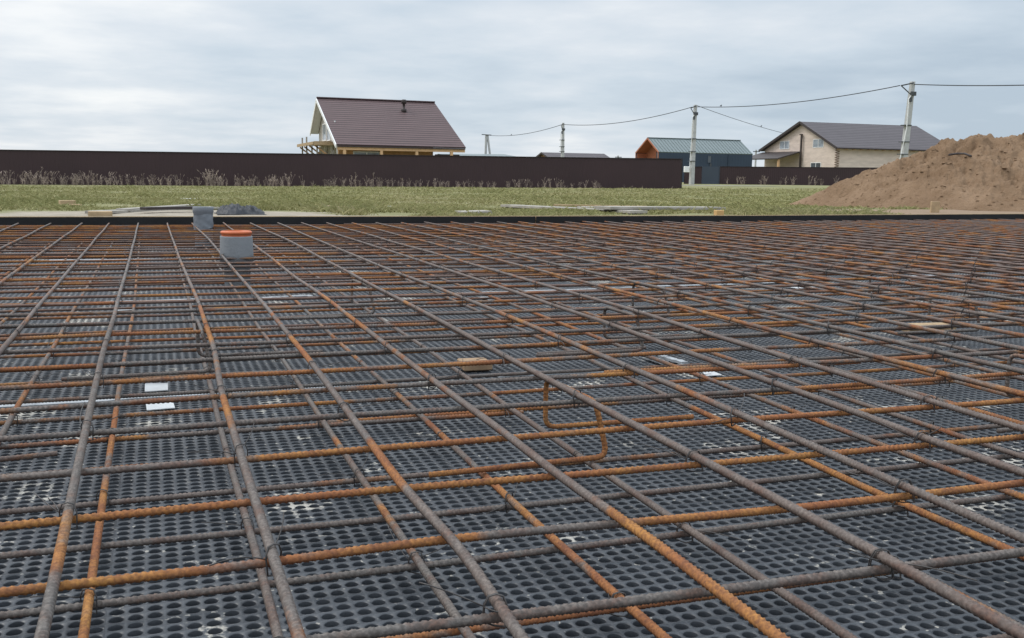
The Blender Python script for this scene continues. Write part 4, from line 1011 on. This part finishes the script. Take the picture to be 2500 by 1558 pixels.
MB().slab([(a.x, a.y, a.z-.25), (b.x, a.y, b.z-.25), (b.x, a.y+7, b.z+.25), (a.x, a.y+7, a.z+.15)], .2).build('roof', M_ROOFG, root); MB().box(a.x+.3, b.x-.3, a.y+.4, a.y+6.6, .2, a.z-.46).build('wall', M_SLATE, root)

# ---------------------------------------------------------------- poles, cables, birds
def concrete_pole(px_top, px_bot, r, label, hw=.17, lean=True):
    t, b = at_r(*px_top, r), at_r(*px_bot, r); root = empty('utility_pole', b, label, 'utility pole', None)
    m = MB(); vs = []
    for p_, s in ((b-Vector((0, 0, .4)), hw), (t, hw*.62)):
        vs += [(p_.x+i*s, p_.y+j*s, p_.z) for i, j in ((-1, -1), (1, -1), (1, 1), (-1, 1))]
    m.add(vs, [(3, 2, 1, 0), (4, 5, 6, 7)]+[(i, (i+1) % 4, (i+1) % 4+4, i+4) for i in range(4)]); m.build('post', M_CONC, root, False, .02)
    return root, t, b
def fittings(root, t, b, side=-1, arm=.6):
    h = (t-b).length
    m = MB(); m.box(t.x-.24, t.x+.20, t.y-.26, t.y-.12, t.z-1.05, t.z-.75); m.box(t.x-.30, t.x-.16, t.y-.3, t.y-.12, t.z-1.5, t.z-1.15); m.build('clamp_box', M_STEELD, root)
    m = MB(); m.bar((t.x-.02, t.y-.14, t.z-.12), (t.x+side*arm, t.y-.14, t.z-.36), .09, .09); m.bar((t.x+side*arm, t.y-.14, t.z-.36), (t.x+side*.15, t.y-.14, t.z-1.0), .06, .06); m.build('cable_bracket', M_STEELD, root)
    m = MB(); x0 = t.x+side*.42; m.tube([(t.x+side*.12, t.y-.2, t.z-.9), (x0, t.y-.2, t.z-1.3), (x0, t.y-.2, b.z+h*.55), (b.x+side*.42, b.y-.2, b.z+1.6)], .035, 6); m.build('riser_cable', M_WHITE, root)
    for k in (.30, .42, .58): m = MB(); q = b+(t-b)*k; m.box(q.x+side*.46, q.x+.2, q.y-.25, q.y+.22, q.z-.03, q.z+.03); m.build('strap', M_STEELD, root)
P2, t2, b2 = concrete_pole((1698, 256), (1688, 452), 106, 'tall pale concrete utility pole with meter box beside the fence end', .22)
fittings(P2, t2, b2)
q = at_r(1676, 414, 105.7); MB().box(q.x-.28, q.x+.25, q.y-.2, q.y+.1, q.z-.28, q.z+.32).build('meter_box', M_WHITE, P2, False, .02)
P3, t3, b3 = concrete_pole((2228, 199), (2198, 452), 82, 'tall pale concrete utility pole leaning behind the dirt heap', .24); fittings(P3, t3, b3, -1, 1.12)
P1, t1, b1 = concrete_pole((1375, 300), (1373, 400), 142, 'distant concrete utility pole above the small brown roofed house', .22); fittings(P1, t1, b1, -1, .35)
root = empty('utility_pole', at_r(1187, 400, 185), 'distant double legged utility pole right of the timber house', 'utility pole')
t0 = at_r(1187, 329, 185); bl, br = at_r(1185, 400, 185), at_r(1199, 400, 185)
MB().bar(t0, bl, .34, .34).build('leg', M_CONC, root); MB().bar(t0+Vector((.25, 0, 0)), br, .3, .3).build('leg', M_CONC, root)
MB().bar(t0+Vector((-.9, -.2, .0)), t0+Vector((.9, -.2, -.05)), .12, .14).build('cross_arm', M_STEELD, root)
for px, py, r, lb in ((1509, 380, 210, 'tiny far utility post seen between the small brown roof and the slate house'), (1846, 366, 200, 'tiny far utility post seen beside the log house porch')):
    t = at_r(px, py, r); root = empty('utility_pole', (t.x, t.y, .3), lb, 'utility pole')
    MB().box(t.x-.13, t.x+.13, t.y-.13, t.y+.13, .0, t.z).build('post', M_CONC, root); MB().box(t.x-.75, t.x+.75, t.y-.17, t.y-.135, t.z-.4, t.z-.25).build('cross_arm', M_STEELD, root)
def cable(a, b, sag, label, r=.035, n=26):
    pts = [a.lerp(b, i/n)-Vector((0, 0, 4*sag*(i/n)*(1-i/n))) for i in range(n+1)]
    tag(MB().tube(pts, r, 6).build('overhead_cable', M_CABLE, None, True), label, 'cable', 'overhead cables between the poles'); return pts
def pp(px, py, r): return at_r(px, py, r)
c23 = cable(pp(1702, 261, 106), pp(2197, 209, 82), .5, 'thick overhead cable from the meter box pole to the leaning pole', .032)
c12 = cable(pp(1376, 304, 142), pp(1690, 261.5, 106), .68, 'overhead cable from the distant pole to the meter box pole', .034)
c01 = cable(pp(1189, 330, 185), pp(1373, 304, 142), .65, 'thin overhead cable between the two most distant poles', .036)
c3x = cable(pp(2230, 206, 82), pp(3300, 150, 60), .45, 'overhead cable leaving the leaning pole towards the right edge', .032)
c2h = cable(pp(1702, 258, 106), pp(1912, 325, 140), .15, 'thin overhead cable running down to the log house', .026)
bm_ = MB()
def sphere(m, c, rx, ry, rz2, n=10, k=6):
    vs = [Vector(c)+Vector((rx*math.sin(math.pi*i/k)*math.cos(2*math.pi*j/n), ry*math.sin(math.pi*i/k)*math.sin(2*math.pi*j/n), rz2*math.cos(math.pi*i/k))) for i in range(k+1) for j in range(n)]
    m.add(vs, [(i*n+j, (i+1)*n+j, (i+1)*n+(j+1) % n, i*n+(j+1) % n) for i in range(k) for j in range(n)])
def bird(p_, label):
    root = empty('bird', p_, label, 'bird', None); m = MB(); n0 = len(bpy.data.objects)
    sphere(m, (p_.x, p_.y, p_.z+.19), .16, .12, .13); sphere(m, (p_.x+.13, p_.y, p_.z+.33), .08, .075, .08)
    m.add([(p_.x-.12, p_.y-.05, p_.z+.18), (p_.x-.12, p_.y+.05, p_.z+.18), (p_.x-.42, p_.y+.04, p_.z+.06), (p_.x-.42, p_.y-.04, p_.z+.06), (p_.x-.14, p_.y, p_.z+.12)], [(0, 1, 2, 3), (0, 4, 1), (1, 4, 2), (2, 4, 3), (3, 4, 0)])
    m.bar((p_.x+.19, p_.y, p_.z+.33), (p_.x+.27, p_.y, p_.z+.32), .02, .02)
    m.build('body', M_BIRD, root, True); MB().bar((p_.x, p_.y-.03, p_.z+.01), (p_.x, p_.y-.03, p_.z+.09), .015, .015).build('leg', M_BIRD, root); MB().bar((p_.x, p_.y+.03, p_.z+.01), (p_.x, p_.y+.03, p_.z+.09), .015, .015).build('leg', M_BIRD, root); root.scale = (.5, .5, .5)
def on_cable(pts, px):
    best = min(pts, key=lambda q: abs((q-camo.location).dot(_RT)/(q-camo.location).dot(_FW)*FPX+1250-px)); return best+Vector((0, 0, .03))
bird(on_cable(c23, 1761), 'small dark bird perched on the thick cable right of the meter box pole')
bird(on_cable(c2h, 1856), 'small dark bird perched on the thin cable to the log house')
bird(on_cable(c01, 1246), 'small dark bird perched on the thin cable between the most distant poles')
